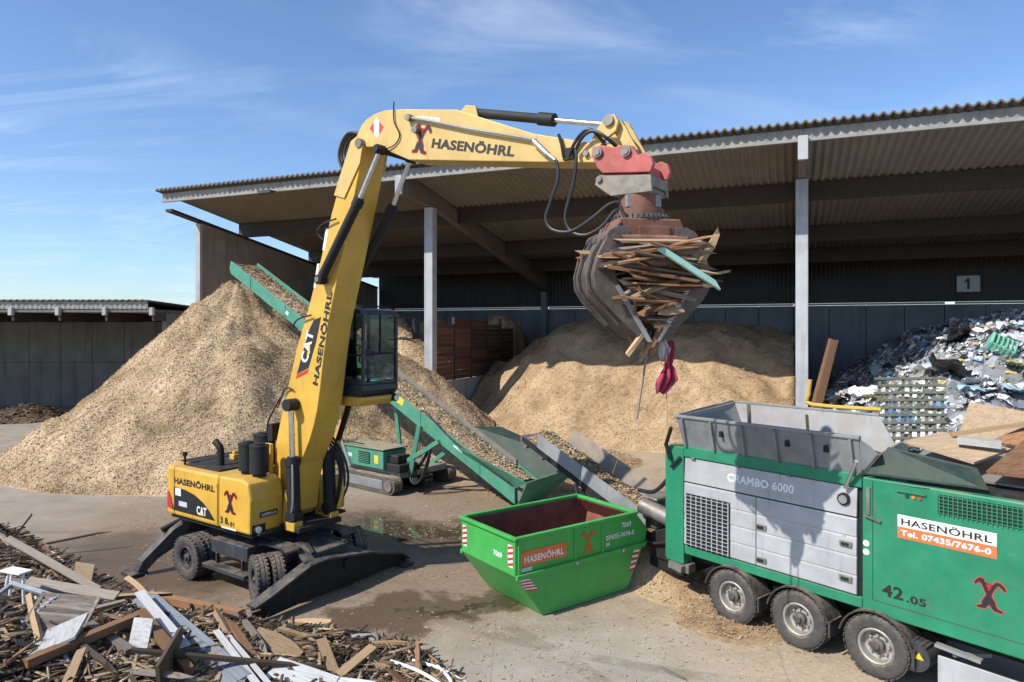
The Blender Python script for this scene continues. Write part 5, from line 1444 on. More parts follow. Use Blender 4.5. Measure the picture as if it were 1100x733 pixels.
# tank, guard rail below
b = MB(); b.cyl((5.05, .0, .58), (5.05, .55, .58), .25, n=20)
for k in range(7): b.beam((5.05 - .18 + .06 * k, -.01, .83 - .02 * abs(k - 3)), (5.05 - .18 + .06 * k, .55, .83 - .02 * abs(k - 3)), .025, .03)
tk = b.build('compressed_air_tank', M['chassis'], sh_, smooth=True)
decal(tk, 'warning_triangle', poly((-.07, 0), (.07, 0), (0, .11)), (5.14, -.004, .56), (1, 0, 0), (0, 0, 1), M['yellow_dec'], .004)
b = MB(); b.box(5.42, 7.2, -.02, .02, .30, .74); b.build('side_guard', SV, sh_, bevel=.01)
b = MB(); b.beam((5.35, .1, .86), (6.0, .1, .82), .12, .05); b.beam((5.6, .1, .78), (6.0, .5, .80), .06, .06); b.build('guard_bracket', M['guard'], sh_)
b = MB(); b.box(8.2, 8.4, .6, .8, 0, .8); b.box(8.1, 8.5, .5, .9, 0, .03); b.build('landing_leg', M['black'], sh_)
b = MB(); b.box(8.2, 8.4, 1.7, 1.9, 0, .8); b.box(8.1, 8.5, 1.6, 2.0, 0, .03); b.build('landing_leg', M['black'], sh_)
# feed hopper
b = MB(); b.hull_quad((.40, .05, 3.46), (4.20, .05, 3.46), (4.22, -.10, 4.09), (.30, -.10, 4.09), .03); hn = b.build('hopper_wall', HP, sh_)
b = MB(); b.hull_quad((3.9, 2.42, 3.46), (.40, 2.42, 3.46), (-.1, 2.70, 4.18), (3.35, 2.70, 4.18), .03); b.build('hopper_wall', M['guard'], sh_)
b = MB(); b.hull_quad((.40, 2.42, 3.46), (.40, .05, 3.46), (.30, -.09, 4.09), (-.1, 2.70, 4.18), .03); b.build('hopper_wall', HP, sh_)
b = MB(); b.hull_quad((4.20, .05, 3.46), (3.9, 2.42, 3.46), (4.0, 2.6, 3.85), (4.52, -.08, 3.86), .03); b.build('hopper_wall', HP, sh_)
b = MB(); b.hull_quad((4.20, .04, 3.47), (4.53, -.09, 3.87), (4.40, -.10, 3.99), (4.23, -.10, 4.09), .02); b.build('hopper_gusset', HP, sh_)
b = MB(); b.beam((.28, -.12, 4.11), (4.24, -.12, 4.11), .09, .06); b.build('hopper_rim', HP, sh_, bevel=.01)
b = MB(); b.beam((-.1, 2.72, 4.20), (3.35, 2.72, 4.20), .07, .05); b.build('hopper_rim', M['guard'], sh_, bevel=.01)
b = MB(); b.beam((.28, -.06, 4.12), (-.12, 2.66, 4.215), .06, .05); b.build('hopper_rim', HP, sh_, bevel=.01)
for k in range(6):
    xx = .46 + k * .72
    b = MB(); b.hull_quad((xx, .03, 3.47), (xx + .05, .03, 3.47), (xx + .05, -.11, 4.08), (xx, -.11, 4.08), .09); b.build('hopper_rib', HP, hn)
for xx in (1.4, 2.85, 3.6):
    b = MB(); b.box(xx, xx + .06, -.15, -.05, 3.78, 3.90); b.build('hopper_hook', M['black'], hn)
# green folded flap lying over the engine compartment
b = MB(); b.hull_quad((4.30, -.02, 3.47), (6.1, .10, 3.50), (5.80, .55, 3.74), (4.56, .25, 3.95), .03); b.build('hopper_flap', M['green_dark'], sh_)
b = MB(); b.hull_quad((4.6, .6, 3.5), (6.6, .6, 3.52), (6.6, 2.4, 3.9), (4.6, 2.4, 3.9), .03); b.build('hopper_flap', HP, sh_)
b = MB(); b.tube([(.10, -.06, 3.10), (.02, -.12, 3.45), (.24, -.22, 3.85)], .045, 8, 1); b.beam((.10, -.06, 2.95), (.35, -.05, 3.2), .05, .05); b.build('hopper_strut', M['black'], sh_)
b = MB(); b.cyl((3.95, -.05, 3.18), (4.22, -.22, 3.72), .035, n=10); b.build('hopper_ram', M['chrome'], sh_, smooth=True)
b = MB(); b.tube([(1.80, 2.80, 4.85), (1.76, 2.80, 4.5), (1.84, 2.80, 4.29), (3.35, 2.80, 4.31)], .045, 8, 3); b.build('guard_rail', M['yellow'], sh_, smooth=True)
# discharge conveyor behind the trailer
def zd(L): return .62 + .36 * L
dcv = []
for yy in (.62, 1.84):
    b = MB(); b.prism([(-5.9, zd(5.9) - .06), (-5.9, zd(5.9) + .08), (-.3, zd(.3) + .08), (-.3, zd(.3) - .12)], yy, yy + .05); rail = b.build('discharge_rail', M['black'], sh_)
    for k in range(8):
        L_ = .8 + k * .7
        b = MB(); b.cyl((-L_, yy - .05, zd(L_) - .12), (-L_, yy + .1, zd(L_) - .12), .05, n=10); b.build('roller_end', M['steel'], rail, smooth=True)
b = MB(); b.hull_quad((-5.9, .68, zd(5.9) + .06), (-.3, .68, zd(.3) + .06), (-.3, 1.82, zd(.3) + .06), (-5.9, 1.82, zd(5.9) + .06), .04); b.build('discharge_belt', M['belt'], sh_)
b = MB(); b.cyl((-5.9, .66, zd(5.9)), (-5.9, 1.84, zd(5.9)), .13, n=16); b.build('belt_drum', M['steel'], sh_, smooth=True)
for s, yb_ in ((-1, .64), (1, 1.86)):
    for (La, Lb) in ((5.2, 3.45), (3.42, 1.2)):
        yt = yb_ + (.02 if s < 0 else .22)
        b = MB(); b.hull_quad((-La, yb_, zd(La) + .10), (-Lb, yb_, zd(Lb) + .10), (-Lb, yt, zd(Lb) + .50), (-La, yt, zd(La) + .50), .025); b.build('discharge_side_board', M['guard'] if s < 0 else M['dusty'], sh_)
for s, yb_ in ((-1, .60), (1, 1.9)):
    b = MB(); b.beam((-3.6, yb_, zd(3.6) - .1), (-3.0, yb_, .05), .08, .08); b.build('discharge_leg', M['steel'], sh_)
    b = MB(); b.beam((-3.35, yb_, zd(3.4) - .1), (-2.7, yb_, .75), .06, .06); b.build('discharge_brace', M['black'], sh_)
b = MB(); b.box(-1.0, .0, .55, 1.95, .35, .62); b.prism([(-.9, .6), (-.1, .6), (-.1, 1.5), (-.9, 1.2)], .50, .60); b.prism([(-.9, .6), (-.1, .6), (-.1, 1.5), (-.9, 1.2)], 1.92, 2.0); b.build('discharge_trough', M['black'], sh_, bevel=.02)
b = MB(); b.cyl((-1.25, .55, 1.75), (-.1, .75, 1.45), .20, n=18); b.build('hydraulic_motor', M['steel'], sh_, smooth=True)
b = MB(); b.tube([(-1.3, .5, 2.1), (-.7, .35, 2.2), (-.25, .3, 2.6), (-.1, .25, 2.9)], .05, 8, 5); b.build('hydraulic_hose', M['hose'], sh_, smooth=True)
b = MB(); b.tube([(-2.4, .5, 1.5), (-1.6, .42, 1.0), (-.8, .42, .95), (-.1, .4, 1.2)], .035, 8, 5); b.build('hydraulic_hose', M['hose'], sh_, smooth=True)
b = MB(); b.box(-1.5, -1.0, .8, 1.8, 1.15, 1.9); b.build('belt_drive', M['steel'], sh_, bevel=.05)
belt_load('chips_on_belt', 'wood chips on the grey discharge belt behind the shredder', 'wood chips', (TX + .781 * 1.25, TY + .625 * 1.25, 0), TA, -5.7, -1.5, lambda x: .62 - .36 * x + .12, .52, M['chips'], 3500, (.03, .09), .14)

# ================================================================== PLANK SHAPES
def plank_mesh(seed, m, jag=.10, bend=.02, taper=.25):
    r = random.Random(seed)
    vs = []; fs = []
    xs = [-.5, -.18, .16, .5]
    for i, x in enumerate(xs):
        oy = r.uniform(-bend, bend) * 3; oz = r.uniform(-bend, bend) * 6
        for (y, z) in ((-.5, -.5), (.5, -.5), (.5, .5), (-.5, .5)):
            dx = 0
            if i in (0, 3): dx = r.uniform(-jag, jag)
            w = 1.0 if i in (1, 2) else r.uniform(1 - taper, 1.0)
            vs.append((x + dx, y * w + oy, z + oz))
    for i in range(3):
        for k in range(4):
            fs.append((4 * i + k, 4 * i + (k + 1) % 4, 4 * i + 4 + (k + 1) % 4, 4 * i + 4 + k))
    fs += [(3, 2, 1, 0), (12, 13, 14, 15)]
    o = MB().add(vs, fs).build('plank', m); me = o.data; bpy.data.objects.remove(o)
    return me
WM = ['w_raw', 'w_grey', 'w_dark', 'w_brown', 'w_white', 'w_blue', 'w_chip']
PLK = {k: [plank_mesh(i * 17 + 3, M[k], .14 if k != 'w_chip' else .05, .03, .45) for i in range(6)] for k in WM}
CLEAN = {k: [plank_mesh(i * 7 + 900, M[k], .006, .002, .02) for i in range(2)] for k in WM}
def frame_rot(xd, nd):
    x = Vector(xd).normalized(); z = (Vector(nd) - x * Vector(nd).dot(x)).normalized(); y = z.cross(x)
    return Matrix((x, y, z)).transposed().to_euler()
def stick_at(me, name, label, cat, p0, p1, w, t, nd=(0, 0, 1), group=None):
    p0 = Vector(p0); p1 = Vector(p1)
    o = inst(me, name, None, (p0 + p1) / 2, frame_rot(p1 - p0, nd), ((p1 - p0).length, w, t))
    return tag(o, label, cat, group)

# ================================================================== SCRAP WOOD HEAP (foreground, left)
BX = np.array([-30., -20., -16., -12.5, -8.8, -5.9, -3.9, -2.2, -1.0, -.2, .8]); BY = np.array([26., 23.5, 21.0, 18.3, 15.3, 14.1, 13.7, 13.2, 11.9, 10.4, 8.0])
def hW(x, y):
    yb = np.interp(x, BX, BY)
    d = (yb - y) * .8
    left = np.clip((-x - .2) / 6.5, .22, 1.35)
    return np.where(d > 0, 1.15 * left * (1 - np.exp(-np.maximum(d, 0) / 1.5)), d * .3) - .02
_, HW = heap('wood_splinters', 'bed of splinters and bark under the scrap wood heap, lower left', 'splinters', (-19, 1.2), (6.5, 23), .16, hW, M['chips_dark'], 26000, (.03, .14), .30, base=.36, elong=4.0)
GXS = np.arange(-19.5, 2.0, .1); GYS = np.arange(6.0, 23.5, .1)
GZZ = HW(*np.meshgrid(GXS, GYS))
def hz(x, y):
    i = min(max(int((x + 19.5) / .1), 0), len(GXS) - 2); j = min(max(int((y - 6.0) / .1), 0), len(GYS) - 2)
    a = (x + 19.5) / .1 - i; b = (y - 6.0) / .1 - j
    return float((GZZ[j, i] * (1 - a) + GZZ[j, i + 1] * a) * (1 - b) + (GZZ[j + 1, i] * (1 - a) + GZZ[j + 1, i + 1] * a) * b)
def ground_n(x, y):
    e = .2
    return hz(x, y), Vector((-(hz(x + e, y) - hz(x - e, y)) / (2 * e), -(hz(x, y + e) - hz(x, y - e)) / (2 * e), 1)).normalized()
KIND = {'w_raw': 'splintered raw pine', 'w_grey': 'weathered grey', 'w_dark': 'dark brown broken', 'w_brown': 'reddish brown broken',
        'w_white': 'white painted broken', 'w_blue': 'blue grey painted broken', 'w_chip': 'flat chipboard'}
def scrap(n, zone, lens, wid, weights, jit, lift=0.03):
    c = 0; tries = 0
    while c < n and tries < n * 30:
        tries += 1
        x = rnd.uniform(*zone[0]); y = rnd.uniform(*zone[1])
        h, nn = ground_n(x, y)
        if h < .02: continue
        if abs(x / y) > .80: continue
        k = rnd.choices(WM, weights)[0]
        L = rnd.uniform(*lens) * rnd.uniform(.6, 1.0); w = rnd.uniform(*wid); t = rnd.uniform(.018, .05)
        if k == 'w_chip': w *= 2.2; L *= .6; t = .02
        if rnd.random() < .18: w = t = rnd.uniform(.05, .10)
        a = rnd.gauss(-.45, .75)
        xd = Vector((math.cos(a), math.sin(a), 0)); xd -= nn * xd.dot(nn)
        xd += nn * rnd.gauss(0, jit)
        nd = nn + Vector((rnd.gauss(0, .45), rnd.gauss(0, .45), 0))
        o = inst(rnd.choice(PLK[k]), 'plank', None, Vector((x, y, h + lift + t + abs(xd.normalized().dot(nn)) * L * .32)), frame_rot(xd, nd), (L, w, t))
        nm = 'lath' if w < .085 else 'plank'
        o.name = nm
        size = 'long' if L > 1.25 else ('short' if L < .6 else 'mid-length')
        zone_ = 'at the left end' if x < -8 else ('in the middle' if x < -5 else ('on the low right end' if x > -3 else 'right of the middle'))
        tag(o, '%s %s %s %s of the scrap wood heap' % (size, KIND[k], nm, zone_), nm, 'scrap wood: %s %s %s %s' % (size, k[2:], nm, zone_))
        c += 1
scrap(95, ((-13, -6), (10, 19.5)), (.6, 2.0), (.04, .15), (2, 5, 8, 3, .4, .7, .3), .16)
scrap(120, ((-9.5, -3.2), (8.6, 15)), (.4, 1.7), (.03, .15), (8, 5, 4, 4, .6, .7, .8), .13, .05)
scrap(85, ((-4.8, -.1), (9.2, 13.9)), (.3, 1.2), (.03, .15), (10, 4, 2, 3, .7, .2, .8), .09)
# many more splinters, too many to count
def small_sticks(n):
    V = []; F = []; T = []
    tries = 0
    while len(F) < n * 6 and tries < n * 12:
        tries += 1
        x = rnd.uniform(-13.5, .3); y = rnd.uniform(8.6, 20)
        if abs(x / y) > .80: continue
        h, nn = ground_n(x, y)
        if h < -.03 * rnd.random(): continue
        L = rnd.uniform(.12, .8); w = rnd.uniform(.015, .075); t = rnd.uniform(.006, .022)
        a = rnd.uniform(0, 6.28); d = Vector((math.cos(a), math.sin(a), rnd.gauss(0, .09))).normalized()
        s = d.cross(Vector((rnd.gauss(0, .4), rnd.gauss(0, .4), 1))).normalized(); u_ = s.cross(d)
        p = Vector((x, y, max(h, 0) + .02 + rnd.random() * .08 + abs(d.z) * L * .4)); b0 = len(V)
        for i in (-1, 1):
            for j, k in ((-1, -1), (1, -1), (1, 1), (-1, 1)): V.append(tuple(p + d * i * L / 2 + s * j * w / 2 * (1 if i < 0 else .6) + u_ * k * t / 2))
        F += [(b0, b0 + 3, b0 + 2, b0 + 1), (b0 + 4, b0 + 5, b0 + 6, b0 + 7), (b0, b0 + 1, b0 + 5, b0 + 4), (b0 + 1, b0 + 2, b0 + 6, b0 + 5), (b0 + 2, b0 + 3, b0 + 7, b0 + 6), (b0 + 3, b0, b0 + 4, b0 + 7)]
        T += [min(1, max(0, rnd.gauss(.62, .25)))] * 8
    me = raw_mesh('wood_splinters', V, F, T); me.materials.append(M['chips_stick'])
    o = bpy.data.objects.new('wood_splinters', me); COL.objects.link(o)
    tag(o, 'thin splinters and sticks strewn all over the scrap wood heap', 'splinters', kind='stuff')
M['chips_stick'] = chips('stick_wood', (0.03, 0.02, 0.014), (0.14, 0.095, 0.06), (0.36, 0.26, 0.165), (0.62, 0.51, 0.38))
small_sticks(6500)

def onheap(x, y, dz=0.0): return (x, y, ground_n(x, y)[0] + dz)
def item(key, name, label, cat, a, b, w, t, za=.1, zb_=.1, nd=(0, 0, 1), clean=True):
    pa = onheap(a[0], a[1], za); pb = onheap(b[0], b[1], zb_)
    return stick_at((CLEAN if clean else PLK)[key][0], name, label, cat, pa, pb, w, t, nd)
item('w_brown', 'timber_beam', 'brown squared beam leaning left of the pair that meets in a peak', 'beam', (-6.9, 9.7), (-6.15, 11.5), .16, .12, .18, .52)
item('w_brown', 'timber_beam', 'brown squared beam leaning right of the pair that meets in a peak', 'beam', (-6.2, 11.45), (-4.75, 10.1), .14, .12, .55, .20)
item('w_grey', 'timber_beam', 'grey brown beam sloping down behind the white door panel', 'beam', (-8.1, 11.9), (-5.9, 10.6), .15, .10, .38, .22)
item('w_brown', 'timber_beam', 'long reddish beam with pale cut end along the heap edge near the blade', 'beam', (-7.9, 14.2), (-5.2, 13.15), .16, .14, .12, .20)
item('w_blue', 'board', 'long wide blue grey board running down to the bottom edge', 'board', (-7.0, 13.0), (-4.05, 10.2), .38, .045, .30, .18, (.2, -.5, 1))
item('w_white', 'board', 'narrow white board lying on top of the long blue grey board', 'board', (-6.9, 12.7), (-5.1, 10.7), .16, .035, .44, .32, (.2, -.3, 1))
item('w_dark', 'board', 'dark board standing on edge beside the long blue grey board', 'board', (-5.25, 10.9), (-4.9, 9.5), .40, .05, .30, .30, (1, .3, .1))
item('w_dark', 'board', 'long dark lath lying across the blue grey board', 'board', (-5.6, 10.1), (-3.0, 11.0), .10, .05, .34, .22)
item('w_white', 'board', 'upper white aluminium coloured strip at the bottom of the scrap heap', 'board', (-5.0, 11.6), (-3.75, 10.1), .10, .03, .20, .22)
item('w_white', 'board', 'lower white aluminium coloured strip beside its twin at the bottom', 'board', (-4.75, 11.5), (-3.55, 10.05), .07, .03, .20, .22)
item('w_white', 'panel', 'large white door panel lying at the bottom left', 'panel', (-7.15, 10.95), (-6.85, 10.15), .72, .04, .30, .22, (-.1, -.75, 1))
item('w_white', 'panel', 'bluish white panel standing between the peaked brown beams', 'panel', (-6.05, 10.85), (-5.72, 10.8), .75, .035, .25, .25, (.25, -1, .35))
item('w_white', 'panel', 'flat white panel near the bottom edge right of the grey board', 'panel', (-3.75, 10.75), (-2.75, 10.55), .42, .03, .14, .14, (0, -.3, 1))
item('w_white', 'panel', 'small white panel at the bottom edge in front of the crossed laths', 'panel', (-2.8, 10.55), (-2.1, 10.5), .45, .03, .12, .12, (0, -.3, 1))
item('w_raw', 'board', 'pale board, left leg of the V shape on the low rubble', 'board', (-3.35, 12.05), (-2.85, 11.05), .17, .05, .26, .12, (.2, -.5, 1))
item('w_raw', 'board', 'pale board, right leg of the V shape on the low rubble', 'board', (-2.45, 12.05), (-2.8, 11.0), .15, .05, .28, .12, (.2, -.5, 1))
item('w_chip', 'panel', 'square brown plywood panel standing upright on the left of the heap', 'panel', (-8.95, 14.0), (-8.50, 13.9), .50, .02, .28, .28, (.1, -1, .2))
item('w_chip', 'panel', 'tan chipboard sheet tucked below the square plywood panel', 'panel', (-8.5, 13.4), (-8.0, 13.0), .4, .02, .14, .1, (.4, -.6, 1))
item('w_grey', 'board', 'long weathered board sloping from the left edge over the heap', 'board', (-10.6, 14.4), (-7.9, 13.1), .15, .035, .42, .25, (0, -.4, 1))
item('w_grey', 'board', 'broad flat board below the square plywood panel', 'board', (-8.9, 12.6), (-7.2, 12.5), .20, .04, .30, .30, (0, -.5, 1))
item('w_raw', 'board', 'short curved pale slab lying at the foot of the blade', 'board', (-4.6, 13.75), (-3.75, 14.05), .26, .05, .02, .10, (0, -.5, 1), False)
item('w_raw', 'board', 'bundle-like broken pallet board on the right of the grey board', 'board', (-4.4, 11.9), (-3.6, 11.5), .34, .08, .16, .10, (0, -.4, 1), False)
for k, (a, b_) in enumerate((((-2.1, 11.9), (-1.0, 11.1)), ((-1.75, 12.1), (-.75, 11.55)), ((-1.3, 11.95), (-.85, 11.0)))):
    m_ = MB(); pa = Vector(onheap(*a, .12)); pb = Vector(onheap(*b_, .08)); m_.tube([pa, pa.lerp(pb, .5) + Vector((0, 0, .06)), pb], .028, 8, 4)
    tag(m_.build('pipe', M['white_dec'], smooth=True), ['leftmost thin white pipe on the low rubble at the bottom', 'farthest thin white pipe on the low rubble at the bottom', 'short thin white pipe across the low rubble at the bottom'][k], 'pipe')
# white three-legged stand
st = thing('tripod_stand', 'small white three-legged metal stand at the left edge of the scrap heap', 'stand', onheap(-8.75, 12.1, .12), R(-20))
b = MB(); b.box(-.26, .26, -.12, .12, .52, .55); b.build('top_plate', M['white_dec'], st, bevel=.008)
for dx, dy in ((-.18, -.02), (.02, -.08), (.20, .02)):
    b = MB(); b.tube([(dx * .8, dy, .52), (dx, dy - .03, .25), (dx * 1.2, dy - .05, 0)], .024, 8, 4); b.build('leg', M['white_dec'], st, smooth=True)
# window frame
wf = thing('window_frame', 'empty blue grey window frame lying at the left edge of the scrap heap', 'window frame', onheap(-8.2, 11.3, .30), R(-18))
wf.rotation_euler = (R(22), R(6), R(-18))
for p, q in (((-.55, -.35, 0), (.55, -.35, 0)), ((-.55, .35, 0), (.55, .35, 0)), ((-.5, -.31, 0), (-.5, .31, 0)), ((.5, -.31, 0), (.5, .31, 0))):
    b = MB(); b.beam(p, q, .075, .06); b.build('frame_bar', M['w_blue'], wf, bevel=.006)
# louvred shutter
ls = thing('louvred_shutter', 'brown louvred shutter lying beside the window frame', 'shutter', onheap(-7.35, 11.1, .26), R(10))
ls.rotation_euler = (R(28), R(10), R(12))
for p, q in (((-.42, -.5, 0), (-.42, .5, 0)), ((.42, -.5, 0), (.42, .5, 0)), ((-.39, -.46, 0), (.39, -.46, 0)), ((-.39, .46, 0), (.39, .46, 0))):
    b = MB(); b.beam(p, q, .06, .04); b.build('frame_bar', M['w_grey'], ls)
sl = MB(); sl.box(-.38, .38, -.035, .035, -.006, .006)
slm = bake(sl, 'slat', M['w_grey'])
for k in range(11): inst(slm, 'slat', ls, (0, -.40 + .08 * k, 0), (R(35), 0, 0))
# loose pieces away from the heap
stick_at(PLK['w_grey'][1], 'plank', 'single broken lath lying on bare concrete before the shredder wheels', 'plank', (2.62, 12.15, .02), (2.95, 11.75, .02), .07, .025)
stick_at(PLK['w_dark'][2], 'plank', 'dark stick lying on the yard beyond the left scrap heap', 'plank', (-12.9, 17.9, .25), (-11.1, 18.6, .5), .07, .05)
stick_at(PLK['w_dark'][0], 'plank', 'thin branch poking up above the left scrap heap', 'plank', (-12.5, 16.8, .5), (-12.0, 17.1, 1.35), .05, .04)

# ================================================================== LOAD IN THE GRAB
def grab_w(x, y, z):
    c, s = math.cos(GA), math.sin(GA)
    return Vector((GX + x * c - y * s, GY + x * s + y * c, GZ + z))
lk = ['w_raw', 'w_grey', 'w_brown', 'w_dark']
GL = {'w_raw': 'splintered pale plank clamped in the grab', 'w_grey': 'weathered grey plank clamped in the grab', 'w_brown': 'brown plank clamped in the grab', 'w_dark': 'dark plank clamped in the grab'}
def zl(t, x, z): return t + (' at the top' if z > 1.15 else (' at mid height' if z > .7 else ' near the shell tips')) + (' left' if x < -.08 else (' right' if x > .08 else ' centre'))
for i in range(84):
    z = .22 + 1.26 * (i / 83) ** .75
    half = min(.76, .10 + .66 * (z - .05) / .9)
    y = rnd.uniform(-.80, .45) if i % 2 else rnd.uniform(-1.0, -.66)
    L = rnd.uniform(.8, 1.5) * half * 1.25
    xc = rnd.uniform(-.4, .3) * half
    tilt = rnd.gauss(-.03, .2) if z > .6 else rnd.gauss(0, .5)
    yaw = rnd.gauss(0, .30)
    d = Vector((math.cos(yaw) * math.cos(tilt), math.sin(yaw), math.sin(tilt)))
    k = rnd.choices(lk, (5, 3, 4, 3))[0]
    p0 = grab_w(xc - d.x * L / 2, y - d.y * L / 2, z - d.z * L / 2); p1 = grab_w(xc + d.x * L / 2, y + d.y * L / 2, z + d.z * L / 2)
    stick_at(rnd.choice(PLK[k]), 'plank', zl(GL[k], xc, z), 'plank', p0, p1, rnd.uniform(.05, .16), rnd.uniform(.018, .045), (rnd.gauss(0, .6), -.4 + rnd.gauss(0, .6), 1), zl('planks clamped in the grab: ' + k[2:], xc, z))
for i in range(14):       # short steep pieces at the mouth
    x = rnd.uniform(-.28, .25); z = rnd.uniform(.1, .7)
    p0 = grab_w(x * .3, rnd.uniform(-.7, .3), z - .35); p1 = grab_w(x * 1.6, rnd.uniform(-.8, .3), z + .35)
    stick_at(rnd.choice(PLK['w_brown']), 'plank', 'short brown piece standing steeply in the mouth of the grab', 'plank', p0, p1, rnd.uniform(.04, .1), .025, (0, -1, .2), 'steep pieces in the grab mouth')
stick_at(PLK['w_raw'][0], 'plank', 'long straight pale board on top of the timber in the grab', 'plank', grab_w(-.62, -.85, 1.50), grab_w(.62, -.80, 1.53), .10, .035, (0, -.5, 1))
mint = [plank_mesh(77, M['w_mint'], .12, .01)]
stick_at(mint[0], 'plank', 'mint green painted board slanting across the timber in the grab', 'plank', grab_w(-.10, -1.12, 1.34), grab_w(.88, -1.05, .80), .12, .03, (.3, -1, .6))
stick_at(PLK['w_raw'][3], 'post', 'round yellowish post sticking up at the right of the grab', 'post', grab_w(.62, -.75, 1.06), grab_w(.98, -.8, 1.68), .11, .10, (0, -1, 0))
stick_at(PLK['w_raw'][2], 'plank', 'pale pointed board sticking out low on the left of the grab load', 'plank', grab_w(-.56, -.98, .62), grab_w(.28, -.9, .93), .12, .03, (0, -.6, 1))
stick_at(PLK['w_raw'][1], 'plank', 'short pale stub poking out right of the grab', 'plank', grab_w(.7, -.7, 1.0), grab_w(1.22, -.7, 1.08), .06, .04)
stick_at(PLK['w_raw'][4], 'stick', 'short stub hanging below the left shell tip', 'stick', grab_w(-.42, -.55, -.22), grab_w(-.12, -.5, .12), .09, .06)
stick_at(PLK['w_grey'][0], 'stick', 'long thin lath hanging down below the grab', 'stick', grab_w(-.23, -.45, -1.22), grab_w(.0, -.4, .05), .028, .024)
stick_at(PLK['w_raw'][0], 'stick', 'pale lath hanging beside the long thin lath under the grab', 'stick', grab_w(-.20, -.5, -.35), grab_w(.12, -.45, .12), .06, .03)
stick_at(PLK['w_brown'][0], 'stick', 'bent brown stick slanting out of the grab mouth', 'stick', grab_w(-.02, -.6, -.10), grab_w(.24, -.7, .48), .05, .04)
# torn cloth
def rag(name, label, rows, m):
    """rows: (x, y, z, width, fold) down the hanging cloth"""
    r = random.Random(len(rows)); n = 9; V = []; F = []
    for (x, y, z, w, fo) in rows:
        for k in range(n):
            t = k / (n - 1) - .5
            V.append(tuple(grab_w(x + t * w + r.uniform(-.012, .012), y + fo * math.sin(k * 1.9 + z * 5) + r.uniform(-.01, .01), z + r.uniform(-.02, .02) - abs(t) * .06)))
    for i in range(len(rows) - 1):
        for k in range(n - 1): F.append((i * n + k, i * n + k + 1, (i + 1) * n + k + 1, (i + 1) * n + k))
    mb = MB().add(V, F); o = mb.build(name, m, fix=False); s = o.modifiers.new('t', 'SOLIDIFY'); s.thickness = .006
    o.data.polygons.foreach_set('use_smooth', [True] * len(o.data.polygons))
    return tag(o, label, 'cloth')
rag('cloth_rag', 'crumpled white cloth knotted below the grab tips', [(.22, -.4, .06, .06, .02), (.24, -.4, -.05, .16, .05), (.27, -.4, -.15, .24, .06), (.24, -.4, -.26, .17, .05), (.24, -.4, -.36, .08, .03)], M['cloth_w'])
rag('cloth_rag', 'magenta cloth with two torn lobes hanging under the grab', [(.36, -.42, -.02, .07, .03), (.37, -.42, -.14, .15, .05), (.34, -.42, -.26, .14, .05), (.31, -.42, -.38, .16, .06), (.31, -.42, -.48, .20, .08), (.30, -.42, -.56, .30, .11), (.28, -.42, -.64, .34, .12), (.24, -.42, -.72, .26, .10), (.20, -.42, -.80, .17, .06), (.17, -.42, -.86, .08, .03)], M['cloth'])
stick_at(PLK['w_raw'][0], 'stick', 'short pale stick dangling from the magenta cloth', 'stick', grab_w(.29, -.42, -1.45), grab_w(.28, -.42, -.85), .018, .018)

# ================================================================== BOARDS IN AND ON THE HOPPER
def tw(x, y, z):
    c, s = math.cos(TA), math.sin(TA)
    return Vector((TX + x * c - y * s, TY + x * s + y * c, z))
def panel(name, label, a, b, c, d, th, m, cat='panel'):
    o = MB().hull_quad(tw(*a), tw(*b), tw(*c), tw(*d), th).build(name, m)
    return tag(o, label, cat)
panel('chipboard_panel', 'pale edged chipboard sheet lying over the green hopper flap', (4.6, .75, 3.98), (5.75, .55, 3.80), (6.0, 1.5, 3.95), (4.85, 1.8, 4.08), .04, M['w_chip'])
panel('chipboard_panel', 'large brown board lying at the right end of the hopper', (6.0, .3, 3.72), (8.2, .35, 3.78), (8.3, 1.9, 4.15), (6.1, 2.0, 4.1), .05, M['w_brown'])
panel('chipboard_panel', 'upright tan board standing at the back of the hopper', (4.9, 2.4, 3.92), (6.5, 2.5, 3.9), (6.6, 2.8, 4.4), (5.0, 2.75, 4.6), .04, M['w_chip'])
panel('chipboard_panel', 'tilted brown panel resting against the upright tan board', (5.6, 1.8, 4.0), (7.4, 1.6, 3.95), (7.7, 2.4, 4.4), (6.2, 2.5, 4.4), .04, M['w_brown'])
stick_at(CLEAN['w_raw'][0], 'batten', 'pale square batten lying across the hopper boards', 'batten', tw(5.1, 1.5, 4.12), tw(6.2, 2.2, 4.40), .08, .07)
stick_at(CLEAN['w_white'][0], 'batten', 'bluish white block lying on the hopper boards', 'batten', tw(5.35, 1.05, 4.10), tw(5.95, 1.2, 4.08), .20, .12)
stick_at(CLEAN['w_grey'][0], 'stake', 'brown stake standing up behind the near hopper wall', 'stake', tw(1.98, .10, 3.5), tw(1.98, .02, 4.5), .10, .05, (1, 0, 0))
stick_at(CLEAN['w_raw'][1], 'stake', 'short pale stake standing behind the near hopper wall', 'stake', tw(3.22, .10, 3.5), tw(3.20, .02, 4.40), .05, .04, (1, 0, 0))
